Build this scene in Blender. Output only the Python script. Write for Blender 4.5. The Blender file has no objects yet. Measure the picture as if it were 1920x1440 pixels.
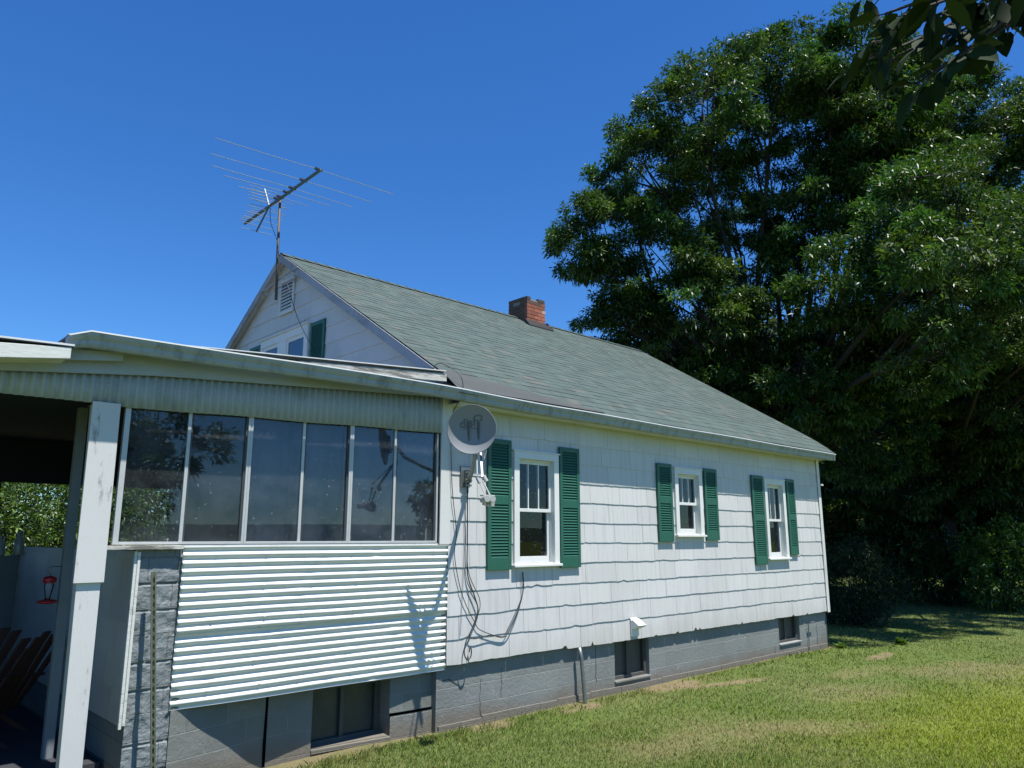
import bpy, math, random
import numpy as np
from mathutils import Vector, Matrix, noise as mnoise
R = math.radians
random.seed(7); rng = np.random.default_rng(7)
sc = bpy.context.scene
C = sc.collection

# ------------------------------------------------------------------ camera, sky, sun, exposure
CAMP = np.array([0.0, -6.6, 1.95]); FPX = 1420.0; PITCH = math.atan(288 / FPX); YAW = R(43.3)
cam = bpy.data.objects.new("camera", bpy.data.cameras.new("camera")); C.objects.link(cam)
cam.location = CAMP; cam.rotation_euler = (math.pi / 2 + PITCH, 0, -YAW)
cam.data.sensor_width = 36; cam.data.lens = FPX / 1920 * 36; cam.data.clip_start = 0.05; cam.data.clip_end = 5000
sc.camera = cam
SUN = Vector((0.07, -1.0, 2.85)).normalized()          # towards the sun
ELEV = math.asin(SUN.z); AZ = math.atan2(SUN.x, SUN.y)  # azimuth from +Y towards +X
w = bpy.data.worlds.new("World"); sc.world = w; w.use_nodes = True
nt = w.node_tree; bg = nt.nodes["Background"]
sky = nt.nodes.new("ShaderNodeTexSky"); sky.sky_type = 'NISHITA'; sky.sun_disc = False
sky.sun_elevation = ELEV; sky.sun_rotation = AZ; sky.air_density = 1.0; sky.dust_density = 0.0; sky.ozone_density = 3.2; sky.altitude = 300
hs = nt.nodes.new("ShaderNodeHueSaturation"); hs.inputs['Saturation'].default_value = 1.25; hs.inputs['Value'].default_value = 1.0; hs.inputs['Hue'].default_value = 0.506
nt.links.new(sky.outputs[0], hs.inputs['Color']); tint = nt.nodes.new("ShaderNodeMix"); tint.data_type = 'RGBA'; tint.blend_type = 'MULTIPLY'; tint.inputs[0].default_value = 1.0; tint.inputs[7].default_value = (1.12, 1.56, 1.86, 1)
nt.links.new(hs.outputs[0], tint.inputs[6]); nt.links.new(tint.outputs[2], bg.inputs['Color'])
bg.inputs['Strength'].default_value = 0.055
sl = bpy.data.lights.new("sun", 'SUN'); sl.energy = 5.0; sl.angle = R(0.53); sl.color = (1.0, 0.965, 0.90)
so = bpy.data.objects.new("sun", sl); C.objects.link(so); so.rotation_euler = SUN.to_track_quat('Z', 'Y').to_euler(); so.location = (0, -20, 40)
sc.view_settings.view_transform = 'Standard'; sc.view_settings.look = 'None'; sc.view_settings.exposure = 0.75; sc.view_settings.gamma = 1
sc.cycles.max_bounces = 8; sc.cycles.transparent_max_bounces = 16
try: sc.cycles.use_denoising = True
except Exception: pass

FWD0 = np.array([math.sin(YAW), math.cos(YAW), 0]); CR = np.array([math.cos(YAW), -math.sin(YAW), 0])
CF = math.cos(PITCH) * FWD0 + math.sin(PITCH) * np.array([0, 0, 1.0]); CU = np.cross(CR, CF)
def at(px, py, depth):                       # a point of the place from where the photograph shows it and its distance
    r = CR * (px - 960) + CU * (720 - py) + CF * FPX
    return CAMP + r * (depth / FPX)
def proj(P):
    d = np.asarray(P) - CAMP; z = d @ CF
    return 960 + FPX * (d @ CR) / z, 720 - FPX * (d @ CU) / z, z

# ------------------------------------------------------------------ materials
def NM(name):
    m = bpy.data.materials.new(name); m.use_nodes = True
    return m, m.node_tree, m.node_tree.nodes["Principled BSDF"]
def mixcol(t, fac, a, b, mode='MIX'):
    n = t.nodes.new("ShaderNodeMix"); n.data_type = 'RGBA'; n.blend_type = mode
    for s, v in ((n.inputs[0], fac), (n.inputs[6], a), (n.inputs[7], b)):
        if hasattr(v, 'is_output'): t.links.new(v, s)
        else: s.default_value = v if not isinstance(v, tuple) else (*v[:3], 1)
    return n.outputs[2]
def pos(t, scale=(1, 1, 1)):
    g = t.nodes.new("ShaderNodeNewGeometry"); mp = t.nodes.new("ShaderNodeMapping"); mp.inputs['Scale'].default_value = scale
    t.links.new(g.outputs['Position'], mp.inputs['Vector']); return mp.outputs[0]
def nz(t, v, scale, detail=4, rough=.6):
    n = t.nodes.new("ShaderNodeTexNoise"); n.inputs['Scale'].default_value = scale; n.inputs['Detail'].default_value = detail; n.inputs['Roughness'].default_value = rough
    t.links.new(v, n.inputs['Vector']); return n.outputs['Fac']
def ramp(t, f, a, b):
    n = t.nodes.new("ShaderNodeMapRange"); n.inputs[1].default_value = a; n.inputs[2].default_value = b; n.clamp = True
    t.links.new(f, n.inputs[0]); return n.outputs[0]
def bump(t, h, strength, dist, bs, prev=None):
    n = t.nodes.new("ShaderNodeBump"); n.inputs['Strength'].default_value = strength; n.inputs['Distance'].default_value = dist
    t.links.new(h, n.inputs['Height'])
    if prev is not None: t.links.new(prev, n.inputs['Normal'])
    t.links.new(n.outputs[0], bs.inputs['Normal']); return n.outputs[0]
def mul(t, a, b):
    n = t.nodes.new("ShaderNodeMath"); n.operation = 'MULTIPLY'
    for s, v in ((n.inputs[0], a), (n.inputs[1], b)):
        if hasattr(v, 'is_output'): t.links.new(v, s)
        else: s.default_value = v
    return n.outputs[0]
def simple(name, col, rough=.6, dirt=(0.12, 0.11, 0.09), amt=.35, scale=2.5, lo=.5, hi=.8, bmp=.15, bscale=60, stretch=(1, 1, 1), metal=0, spec=.5, bdist=.004):
    m, t, b = NM(name)
    p = pos(t, stretch)
    f = mul(t, ramp(t, nz(t, p, scale, 7, .7), lo, hi), amt)
    c = mixcol(t, f, col, dirt)
    v = nz(t, pos(t), .9, 3)
    c = mixcol(t, mul(t, ramp(t, v, .35, .7), .22), c, tuple(x * .72 for x in col))
    t.links.new(c, b.inputs['Base Color']); b.inputs['Roughness'].default_value = rough; b.inputs['Metallic'].default_value = metal
    b.inputs['Specular IOR Level'].default_value = spec
    if bmp: bump(t, nz(t, p, bscale, 3), bmp, bdist, b)
    return m
M = {}
M['paint'] = simple('white_paint', (.62, .625, .60), .55, (.20, .19, .15), .5, 3, .52, .75, .2, 40, (1, 1, .35))
M['old_paint'] = simple('weathered_white_paint', (.60, .61, .57), .7, (.12, .105, .08), .85, 14, .56, .68, .5, 45, (.35, 1, 1))
M['post_paint'] = simple('post_paint', (.56, .56, .545), .6, (.14, .13, .10), .8, 9, .60, .68, .3, 50, (1, 1, .25))
M['bare_wood'] = simple('flaking_bare_wood', (.52, .51, .46), .85, (.10, .09, .075), .9, 16, .45, .6, .8, 60, (.2, 1, 1))
M['trim'] = simple('window_trim_paint', (.68, .69, .66), .45, (.3, .29, .24), .4, 6, .55, .8, .1, 30)
M['siding_side'] = simple('shaded_side_shingles', (.36, .37, .38), .7, (.2, .2, .2), .5, 3, .4, .8, .3, 25, (1, 1, .2))
M['gutter'] = simple('gutter_paint', (.31, .345, .34), .5, (.05, .055, .045), .8, 7, .50, .72, .2, 30, (1, 1, .3))
M['lip'] = simple('gutter_lip', (.75, .76, .74), .35, (.3, .3, .28), .3, 5, .6, .9, 0)
M['green'] = simple('green_shutter_plastic', (.016, .100, .064), .5, (.045, .12, .09), .5, 9, .5, .8, .06, 30)
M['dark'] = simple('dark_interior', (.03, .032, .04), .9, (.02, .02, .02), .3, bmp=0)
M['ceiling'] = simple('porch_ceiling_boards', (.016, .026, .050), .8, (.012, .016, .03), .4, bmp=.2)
M['inner'] = simple('porch_inner_wall', (.19, .22, .24), .8, (.12, .12, .12), .5, 2, .4, .8, .1, 20)
M['alu'] = simple('window_aluminium', (.50, .51, .50), .45, (.2, .2, .2), .3, 8, .5, .8, 0, metal=.15)
M['darkalu'] = simple('dark_window_gasket', (.05, .055, .06), .5, bmp=0)
M['galv'] = simple('galvanised_steel', (.22, .24, .24), .45, (.18, .18, .17), .5, 12, .4, .7, .1, 40, metal=.7)
M['antenna'] = simple('antenna_aluminium', (.42, .46, .46), .40, (.2, .2, .2), .5, 12, .4, .7, 0, metal=.8)
M['boom'] = simple('weathered_antenna_boom', (.11, .16, .16), .55, (.05, .06, .06), .5, 12, .4, .7, 0, metal=.3)
M['mast'] = simple('rusty_mast_steel', (.10, .095, .09), .7, (.12, .06, .035), .6, 8, .45, .7, .2, 50, metal=.4)
M['cable'] = simple('black_cable', (.018, .018, .02), .5, bmp=0)
M['greycable'] = simple('grey_cable', (.20, .22, .22), .5, bmp=0)
M['dish'] = simple('dish_paint', (.23, .24, .25), .55, (.12, .11, .10), .6, 26, .62, .72, 0)
M['dishlogo'] = simple('dish_lettering', (.11, .12, .135), .6, bmp=0)
M['lnb'] = simple('lnb_plastic', (.36, .37, .36), .5, (.2, .19, .17), .5, 30, .5, .7, 0)
M['stake'] = simple('olive_steel_stake', (.10, .11, .075), .6, (.17, .09, .05), .7, 12, .56, .7, .2, 40, metal=.2)
M['red'] = simple('red_plastic', (.32, .010, .018), .3, (.4, .01, .01), .2, bmp=0)
M['brownwood'] = simple('stained_chair_wood', (.10, .038, .02), .55, (.07, .03, .02), .6, 5, .4, .7, .2, 40, (4, 4, .5))
M['darkwood'] = simple('dark_chair_plastic', (.045, .022, .025), .5, (.02, .015, .015), .5, bmp=0)
M['curtain'] = simple('sunroom_curtain', (.46, .47, .50), .9, (.34, .29, .25), .6, 1.5, .4, .6, .1, 20, (3, 3, .3))
M['curtain_dark'] = simple('brown_curtain', (.42, .36, .35), .9, (.18, .15, .15), .7, 5, .4, .7, .1, 20, (4, 4, .1))
M['blind'] = simple('window_blind', (.42, .42, .40), .7, bmp=0)
M['porchroof'] = simple('porch_roof_roll', (.11, .115, .125), .8, bmp=.3)
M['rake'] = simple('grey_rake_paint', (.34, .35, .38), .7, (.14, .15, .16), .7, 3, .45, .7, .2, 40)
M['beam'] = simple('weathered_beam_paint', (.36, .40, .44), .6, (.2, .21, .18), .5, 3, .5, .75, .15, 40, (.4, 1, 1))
M['flash'] = simple('old_roof_strip', (.048, .056, .056), .8, (.075, .078, .078), .7, 4, .45, .65, .4, 60, (.4, 1, 1))
M['metalroof'] = simple('white_sheet_roof', (.66, .67, .67), .45, (.3, .3, .3), .4, bmp=0)
M['fndark'] = simple('basement_window_board', (.075, .075, .062), .6, (.03, .03, .03), .5, 3, .4, .7, .2, 20, (3, 3, .4))
M['concrete'] = simple('concrete', (.34, .34, .31), .85, (.15, .13, .1), .5, 5, .5, .7, .4, 50)
M['bark'] = simple('tree_bark', (.032, .028, .024), .9, (.03, .026, .02), .6, 6, .4, .7, .6, 20, (3, 3, .5), bdist=.02)
M['jar'] = simple('jar_glazed', (.35, .42, .45), .15, bmp=0)
# rough blockwork next to the porch, brown splash stain near the soil
def blockmat(name, col, mortar, rough_amt, stain_tint=(.145, .125, .095), axis='X', rough_b=.3):
    m, t, b = NM(name)
    g = t.nodes.new("ShaderNodeNewGeometry"); sp = t.nodes.new("ShaderNodeSeparateXYZ"); cb = t.nodes.new("ShaderNodeCombineXYZ")
    t.links.new(g.outputs['Position'], sp.inputs[0]); t.links.new(sp.outputs[axis], cb.inputs[0]); t.links.new(sp.outputs['Z'], cb.inputs[1])
    wob = nz(t, pos(t), 3, 3); ad = t.nodes.new("ShaderNodeVectorMath"); ad.operation = 'MULTIPLY_ADD'
    cw = t.nodes.new("ShaderNodeCombineXYZ"); t.links.new(wob, cw.inputs[1]); t.links.new(wob, cw.inputs[0])
    t.links.new(cw.outputs[0], ad.inputs[0]); ad.inputs[1].default_value = (.02, .02, 0); t.links.new(cb.outputs[0], ad.inputs[2])
    br = t.nodes.new("ShaderNodeTexBrick"); br.inputs['Scale'].default_value = 1; br.inputs['Brick Width'].default_value = .40; br.inputs['Row Height'].default_value = .2
    br.inputs['Mortar Size'].default_value = .005; br.inputs['Mortar Smooth'].default_value = .4; br.inputs['Bias'].default_value = 0
    t.links.new(ad.outputs[0], br.inputs['Vector'])
    br.inputs['Color1'].default_value = (*col, 1); br.inputs['Color2'].default_value = (*[x * .86 for x in col], 1); br.inputs['Mortar'].default_value = (*mortar, 1)
    n1 = nz(t, pos(t), 1.6, 6, .7)
    c = mixcol(t, mul(t, ramp(t, n1, .45, .7), .45), br.outputs['Color'], tuple(x * .62 for x in col))
    chips = ramp(t, nz(t, pos(t, (1, 1, 1)), 9, 8, .75), .63, .70)
    c = mixcol(t, mul(t, chips, .5), c, (.42, .43, .41))
    zz = t.nodes.new("ShaderNodeMath"); zz.operation = 'MULTIPLY_ADD'; t.links.new(n1, zz.inputs[0]); zz.inputs[1].default_value = -.28; t.links.new(sp.outputs['Z'], zz.inputs[2])
    st = t.nodes.new("ShaderNodeMapRange"); st.inputs[1].default_value = -.10; st.inputs[2].default_value = .06; st.inputs[3].default_value = .85; st.inputs[4].default_value = 0
    t.links.new(zz.outputs[0], st.inputs[0])
    c = mixcol(t, st.outputs[0], c, stain_tint)
    t.links.new(c, b.inputs['Base Color']); b.inputs['Roughness'].default_value = .75
    inv = t.nodes.new("ShaderNodeMath"); inv.operation = 'SUBTRACT'; inv.inputs[0].default_value = 1; t.links.new(br.outputs['Fac'], inv.inputs[1])
    p1 = bump(t, inv.outputs[0], .8, .006, b)
    p2 = bump(t, nz(t, pos(t), 24, 6, .7), rough_amt, .012, b, p1)
    return m
M['block'] = blockmat('painted_blockwork', (.20, .216, .209), (.27, .275, .265), .7)
M['oldblock'] = blockmat('faded_blockwork', (.185, .192, .175), (.25, .25, .23), .6)
M['rblock'] = blockmat('rough_blockwork', (.20, .225, .23), (.13, .14, .14), 1.0)
# wall shingles with pressed grain
def sidingmat(name, stain_tint):
    m, t, b = NM(name)
    at_ = t.nodes.new("ShaderNodeAttribute"); at_.attribute_name = 'Col'
    g1 = nz(t, pos(t, (22, 1, 1.2)), 1.0, 3, .55)
    g2 = nz(t, pos(t), .8, 5)
    c = mixcol(t, mul(t, ramp(t, g2, .45, .75), .30), (.56, .555, .54), (.44, .44, .425))
    c = mixcol(t, mul(t, ramp(t, g1, .50, .64), .45), c, (.42, .42, .41))
    g3 = nz(t, pos(t, (7, 1, .7)), 1.3, 6, .7)
    c = mixcol(t, mul(t, ramp(t, g3, .62, .75), .38), c, (.36, .37, .36))
    c = mixcol(t, 1.0, c, at_.outputs['Color'], 'MULTIPLY')
    # yellow-green tone towards the eave, with a noisy edge
    g = t.nodes.new("ShaderNodeNewGeometry"); sp = t.nodes.new("ShaderNodeSeparateXYZ"); t.links.new(g.outputs['Position'], sp.inputs[0])
    eave_z = t.nodes.new("ShaderNodeMath"); eave_z.operation = 'MULTIPLY_ADD'; t.links.new(g2, eave_z.inputs[0]); eave_z.inputs[1].default_value = .5; t.links.new(sp.outputs['Z'], eave_z.inputs[2])
    c = mixcol(t, mul(t, ramp(t, eave_z.outputs[0], 3.42, 3.72), stain_tint), c, (.34, .36, .20))
    lo_ = t.nodes.new("ShaderNodeMath"); lo_.operation = 'MULTIPLY_ADD'; t.links.new(nz(t, pos(t, (6, 1, 1.2)), 1.5, 6, .7), lo_.inputs[0]); lo_.inputs[1].default_value = -.9; t.links.new(sp.outputs['Z'], lo_.inputs[2])
    lm = t.nodes.new("ShaderNodeMapRange"); lm.inputs[1].default_value = .12; lm.inputs[2].default_value = .50; lm.inputs[3].default_value = .38; lm.inputs[4].default_value = 0; t.links.new(lo_.outputs[0], lm.inputs[0])
    c = mixcol(t, lm.outputs[0], c, (.30, .29, .25))
    sk = ramp(t, nz(t, pos(t, (30, 1, 30)), 1.0, 2, .5), .74, .77)
    c = mixcol(t, mul(t, sk, .35), c, (.16, .15, .13))
    t.links.new(c, b.inputs['Base Color']); b.inputs['Roughness'].default_value = .6
    p1 = bump(t, g1, .6, .006, b); bump(t, nz(t, pos(t), 90, 3), .15, .002, b, p1)
    return m
M['siding'] = sidingmat('white_wall_shingles', .5); M['gable_siding'] = sidingmat('gable_wall_shingles', 0.0)
# roof shingles
def attrmat(name, rough, extra=None, bs=.4, bsc=120, bd=.003, spec=.3):
    m, t, b = NM(name); a = t.nodes.new("ShaderNodeAttribute"); a.attribute_name = 'Col'; c = a.outputs['Color']
    if extra: c = mixcol(t, mul(t, ramp(t, nz(t, pos(t), extra[0], 7, .7), extra[1], extra[2]), extra[3]), c, extra[4])
    t.links.new(c, b.inputs['Base Color']); b.inputs['Roughness'].default_value = rough; b.inputs['Specular IOR Level'].default_value = spec
    if bs: bump(t, nz(t, pos(t), bsc, 3), bs, bd, b)
    return m
M['roof'] = attrmat('green_roof_shingles', .9, (.7, .5, .75, .3, (.09, .10, .09)))
M['brick'] = attrmat('chimney_brick', .85, (6, .5, .7, .35, (.16, .08, .06)), .6, 40, .006)
M['ground'] = attrmat('lawn_soil', 1.0, (18, .45, .7, .5, (.06, .055, .03)), .8, 30, .02)
M['chair'] = M['brownwood']
def leafmat(name, rough=.38, trans=.3, spec=.5):
    m = bpy.data.materials.new(name); m.use_nodes = True; t = m.node_tree; b = t.nodes["Principled BSDF"]; out = t.nodes["Material Output"]
    a = t.nodes.new("ShaderNodeAttribute"); a.attribute_name = 'Col'
    t.links.new(a.outputs['Color'], b.inputs['Base Color']); b.inputs['Roughness'].default_value = rough; b.inputs['Specular IOR Level'].default_value = spec
    tr = t.nodes.new("ShaderNodeBsdfTranslucent"); c = mixcol(t, 1.0, a.outputs['Color'], (1.5, 1.6, .55), 'MULTIPLY'); t.links.new(c, tr.inputs['Color'])
    mx = t.nodes.new("ShaderNodeMixShader"); mx.inputs[0].default_value = trans
    t.links.new(b.outputs[0], mx.inputs[1]); t.links.new(tr.outputs[0], mx.inputs[2]); t.links.new(mx.outputs[0], out.inputs['Surface'])
    return m
M['leaf'] = leafmat('tree_leaf', .42, .24, .45); M['leaf_near'] = leafmat('branch_leaf', .65, .10, .08); M['grass'] = leafmat('grass_blade', .55, .3, .3); M['conifer'] = leafmat('dark_needles', .6, .1, .3)
def glassmat(name, tint, f0=1.5, dust=.0, boost=1.0):
    m = bpy.data.materials.new(name); m.use_nodes = True; t = m.node_tree; t.nodes.remove(t.nodes["Principled BSDF"]); out = t.nodes["Material Output"]
    tp = t.nodes.new("ShaderNodeBsdfTransparent"); tp.inputs[0].default_value = (*tint, 1)
    gl = t.nodes.new("ShaderNodeBsdfGlossy"); gl.inputs['Roughness'].default_value = .01; gl.inputs[0].default_value = (.9, .95, 1, 1)
    fr = t.nodes.new("ShaderNodeFresnel"); fr.inputs[0].default_value = f0
    f = mul(t, fr.outputs[0], boost)
    mx = t.nodes.new("ShaderNodeMixShader"); t.links.new(f, mx.inputs[0]); t.links.new(tp.outputs[0], mx.inputs[1]); t.links.new(gl.outputs[0], mx.inputs[2])
    df = t.nodes.new("ShaderNodeBsdfDiffuse"); df.inputs[0].default_value = (.42, .46, .50, 1)
    dn = t.nodes.new("ShaderNodeMath"); dn.operation = 'ADD'; spk = ramp(t, nz(t, pos(t), 38, 2, .5), .70, .74)
    t.links.new(mul(t, spk, .35), dn.inputs[0]); t.links.new(mul(t, ramp(t, nz(t, pos(t), 2.0, 6, .7), .35, .8), dust), dn.inputs[1])
    m2 = t.nodes.new("ShaderNodeMixShader"); t.links.new(dn.outputs[0], m2.inputs[0]); t.links.new(mx.outputs[0], m2.inputs[1]); t.links.new(df.outputs[0], m2.inputs[2])
    t.links.new(m2.outputs[0], out.inputs['Surface']); return m
M['glass'] = glassmat('window_glass', (.86, .88, .88), 1.5, .0)
M['sunglass'] = glassmat('dusty_porch_glass', (.66, .70, .76), 1.5, .13, .95)
M['feederglass'] = glassmat('feeder_glass', (.9, .9, .9), 1.5, .02)

# ------------------------------------------------------------------ mesh helpers
class MB:
    def __init__(s): s.v = []; s.f = []; s.c = []; s.mi = []; s.cur = (1, 1, 1); s.m = 0
    def add(s, vs, fs):
        o = len(s.v); s.v += [tuple(map(float, p)) for p in vs]
        for f in fs: s.f.append([i + o for i in f]); s.c.append(s.cur); s.mi.append(s.m)
        return s
    def box(s, x0, x1, y0, y1, z0, z1):
        return s.add([(x0, y0, z0), (x1, y0, z0), (x1, y1, z0), (x0, y1, z0), (x0, y0, z1), (x1, y0, z1), (x1, y1, z1), (x0, y1, z1)],
                     [(0, 3, 2, 1), (4, 5, 6, 7), (0, 1, 5, 4), (1, 2, 6, 5), (2, 3, 7, 6), (3, 0, 4, 7)])
    def hexa(s, p): return s.add(p, [(0, 3, 2, 1), (4, 5, 6, 7), (0, 1, 5, 4), (1, 2, 6, 5), (2, 3, 7, 6), (3, 0, 4, 7)])
    def bar(s, a, b, wd, th, up=(0, 0, 1)):
        a = Vector(a); b = Vector(b); d = (b - a).normalized(); u = Vector(up)
        if abs(d.dot(u)) > .98: u = Vector((0, 1, 0))
        sx = d.cross(u).normalized() * wd / 2; sy = sx.cross(d).normalized() * th / 2
        return s.hexa([a - sx - sy, a + sx - sy, a + sx + sy, a - sx + sy, b - sx - sy, b + sx - sy, b + sx + sy, b - sx + sy])
    def tube(s, pts, r, n=8, cap=True):
        pts = [Vector(p) for p in pts]; k = len(pts); rr = r if isinstance(r, (list, tuple)) else [r] * k
        o = len(s.v); prev = None; vs = []
        for i, p in enumerate(pts):
            d = (pts[min(i + 1, k - 1)] - pts[max(i - 1, 0)])
            d = d.normalized() if d.length > 1e-9 else Vector((0, 0, 1))
            if prev is None: u = d.orthogonal().normalized()
            else:
                u = prev - d * prev.dot(d); u = u.normalized() if u.length > 1e-6 else d.orthogonal().normalized()
            prev = u; q = d.cross(u)
            for j in range(n):
                a = 2 * math.pi * j / n; vs.append(p + (u * math.cos(a) + q * math.sin(a)) * rr[i])
        fs = [(i * n + j, i * n + (j + 1) % n, (i + 1) * n + (j + 1) % n, (i + 1) * n + j) for i in range(k - 1) for j in range(n)]
        if cap: fs += [tuple(range(n))[::-1], tuple((k - 1) * n + j for j in range(n))]
        return s.add(vs, fs)
    def lathe(s, c, prof, n=20):
        vs = []; c = Vector(c)
        for r, z in prof:
            for j in range(n): a = 2 * math.pi * j / n; vs.append(c + Vector((r * math.cos(a), r * math.sin(a), z)))
        fs = [(i * n + j, i * n + (j + 1) % n, (i + 1) * n + (j + 1) % n, (i + 1) * n + j) for i in range(len(prof) - 1) for j in range(n)]
        fs += [tuple(range(n))[::-1], tuple((len(prof) - 1) * n + j for j in range(n))]
        return s.add(vs, fs)
    def grid(s, P):
        h = len(P); wd = len(P[0])
        return s.add([p for row in P for p in row], [(i * wd + j, i * wd + j + 1, (i + 1) * wd + j + 1, (i + 1) * wd + j) for i in range(h - 1) for j in range(wd - 1)])
    def sweep(s, prof, xs, zf, cap=True):     # profile (y,z) along x with z offset zf(x)
        n = len(prof); vs = [(x, y, z + zf(x)) for x in xs for y, z in prof]
        fs = [(i * n + j, (i + 1) * n + j, (i + 1) * n + j + 1, i * n + j + 1) for i in range(len(xs) - 1) for j in range(n - 1)]
        return s.add(vs, fs)
    def build(s, name, mat, parent=None, smooth=False, bevel=0, solid=0):
        me = bpy.data.meshes.new(name); off = base_of(parent)
        me.from_pydata([(x - off[0], y - off[1], z - off[2]) for x, y, z in s.v], [], s.f)
        mats = mat if isinstance(mat, (list, tuple)) else [mat]
        for m_ in mats: me.materials.append(M[m_] if isinstance(m_, str) else m_)
        if len(mats) > 1: me.polygons.foreach_set('material_index', s.mi)
        if any(c != (1, 1, 1) for c in s.c) or mats[0] in ('siding', 'gable_siding', 'roof', 'brick'):
            a = me.color_attributes.new('Col', 'FLOAT_COLOR', 'CORNER'); arr = np.ones((len(me.loops), 4), np.float32)
            tot = np.array([len(f) for f in s.f]); arr[:, :3] = np.repeat(np.array(s.c, np.float32), tot, axis=0); a.data.foreach_set('color', arr.ravel())
        if smooth: me.polygons.foreach_set('use_smooth', [True] * len(me.polygons))
        o = bpy.data.objects.new(name, me); C.objects.link(o)
        if parent is not None: o.parent = parent
        if bevel: md = o.modifiers.new('b', 'BEVEL'); md.width = bevel; md.segments = 2; md.limit_method = 'ANGLE'
        if solid: md = o.modifiers.new('s', 'SOLIDIFY'); md.thickness = solid; md.offset = 0
        return o
def base_of(o):
    b = np.zeros(3)
    while o is not None: b += np.array(o.location); o = o.parent
    return b
def tag(o, label=None, cat=None, group=None, kind=None):
    for k, v in (('label', label), ('category', cat), ('group', group), ('kind', kind)):
        if v: o[k] = v
    return o
def thing(name, loc, label, cat, group=None):
    o = bpy.data.objects.new(name, None); o.location = loc; o.empty_display_size = .2; C.objects.link(o); return tag(o, label, cat, group)
def fast_mesh(name, V, F, mat, parent=None, col=None, smooth=False):   # numpy, faces all of one size
    me = bpy.data.meshes.new(name); V = np.asarray(V, np.float32) - base_of(parent).astype(np.float32); F = np.asarray(F, np.int32); k = F.shape[1]
    me.vertices.add(len(V)); me.vertices.foreach_set('co', V.ravel())
    me.loops.add(F.size); me.loops.foreach_set('vertex_index', F.ravel())
    me.polygons.add(len(F)); me.polygons.foreach_set('loop_start', np.arange(0, F.size, k, dtype=np.int32)); me.polygons.foreach_set('loop_total', np.full(len(F), k, np.int32))
    me.update(calc_edges=True)
    if col is not None:
        a = me.color_attributes.new('Col', 'FLOAT_COLOR', 'POINT'); arr = np.ones((len(V), 4), np.float32); arr[:, :3] = col; a.data.foreach_set('color', arr.ravel())
    me.materials.append(M[mat])
    if smooth: me.polygons.foreach_set('use_smooth', np.ones(len(F), bool))
    o = bpy.data.objects.new(name, me); C.objects.link(o)
    if parent is not None: o.parent = parent
    return o
def vnoise(x, y, s, seed=0):                  # value noise, numpy
    x = np.asarray(x) * s + 100 + seed * 17.3; y = np.asarray(y) * s + 100 + seed * 9.1
    xi = np.floor(x).astype(np.int64); yi = np.floor(y).astype(np.int64); fx = x - xi; fy = y - yi
    fx = fx * fx * (3 - 2 * fx); fy = fy * fy * (3 - 2 * fy)
    def h(a, b): n = (a * 374761393 + b * 668265263 + seed * 1274126177) & 0x7fffffff; n = ((n ^ (n >> 13)) * 1274126177) & 0x7fffffff; return ((n ^ (n >> 16)) & 0xffff) / 65535.0
    return (h(xi, yi) * (1 - fx) + h(xi + 1, yi) * fx) * (1 - fy) + (h(xi, yi + 1) * (1 - fx) + h(xi + 1, yi + 1) * fx) * fy
def fbm(x, y, s, seed=0): return (vnoise(x, y, s, seed) + .5 * vnoise(x, y, s * 2.1, seed + 1) + .25 * vnoise(x, y, s * 4.3, seed + 2)) / 1.75
def ss(a, b, x): t_ = np.clip((np.asarray(x) - a) / (b - a), 0, 1); return t_ * t_ * (3 - 2 * t_)

# ------------------------------------------------------------------ ground
def gz(x, y):   # gentle unevenness, slightly lower by the porch corner
    return (fbm(x, y, .5, 3) - .5) * .06 - .02 + .05 * ss(-2, -7, y) - .12 * ss(4.5, 2.0, x) * ss(-3, 0, y)
DRYZ = ((13.6, -2.6, 2.4, .9, -.35), (10.4, -2.0, 1.4, .55, -.4), (6.9, -2.0, 1.5, .7, -.3), (8.4, -2.6, 1.6, .45, -.5), (12.0, -1.5, 1.4, .35, -.1))
def dirt(x, y):
    d = np.zeros_like(np.asarray(x, float))
    def e(cx, cy, rx, ry, a=0):
        ca, sa = math.cos(a), math.sin(a); u = ((x - cx) * ca + (y - cy) * sa) / rx; v = (-(x - cx) * sa + (y - cy) * ca) / ry
        return 1 - np.sqrt(u * u + v * v) + (fbm(x, y, 2.2, 5) - .5) * 1.1
    for q in ((9.0, -.20, 1.0, .24, -.08), (9.7, -.62, .9, .22, -.32), (5.7, -.12, .40, .18), (13.8, -1.05, .8, .16, .1), (7.1, -.2, .4, .16)):
        d = np.maximum(d, ss(.0, .5, e(*q)))
    d = np.maximum(d, ss(-.07, .0, y) * (x < 14.4) * .8)
    d = d * (.45 + .55 * ss(.25, .55, fbm(x, y, 7, 55)))
    return d
def blob(x, y, cx, cy, rx, ry, a=0.0):
    ca, sa = math.cos(a), math.sin(a); u = ((x - cx) * ca + (y - cy) * sa) / rx; v = (-(x - cx) * sa + (y - cy) * ca) / ry
    return ss(0, .8, 1 - np.sqrt(u * u + v * v) + (fbm(x, y, 1.3, 8) - .5) * .9)
def dryz(x, y): return np.maximum.reduce([blob(x, y, *q) for q in DRYZ])
def dry(x, y): return np.clip(dryz(x, y) * (.5 + .7 * ss(.3, .6, fbm(x, y, 3.5, 18))), 0, 1) * .9 + .35 * ss(.42, .72, fbm(x, y, .5, 11) * .75 + fbm(x, y, 2.6, 15) * .3) * (.6 + .4 * ss(.3, .6, fbm(x, y, 5, 16)))
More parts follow.
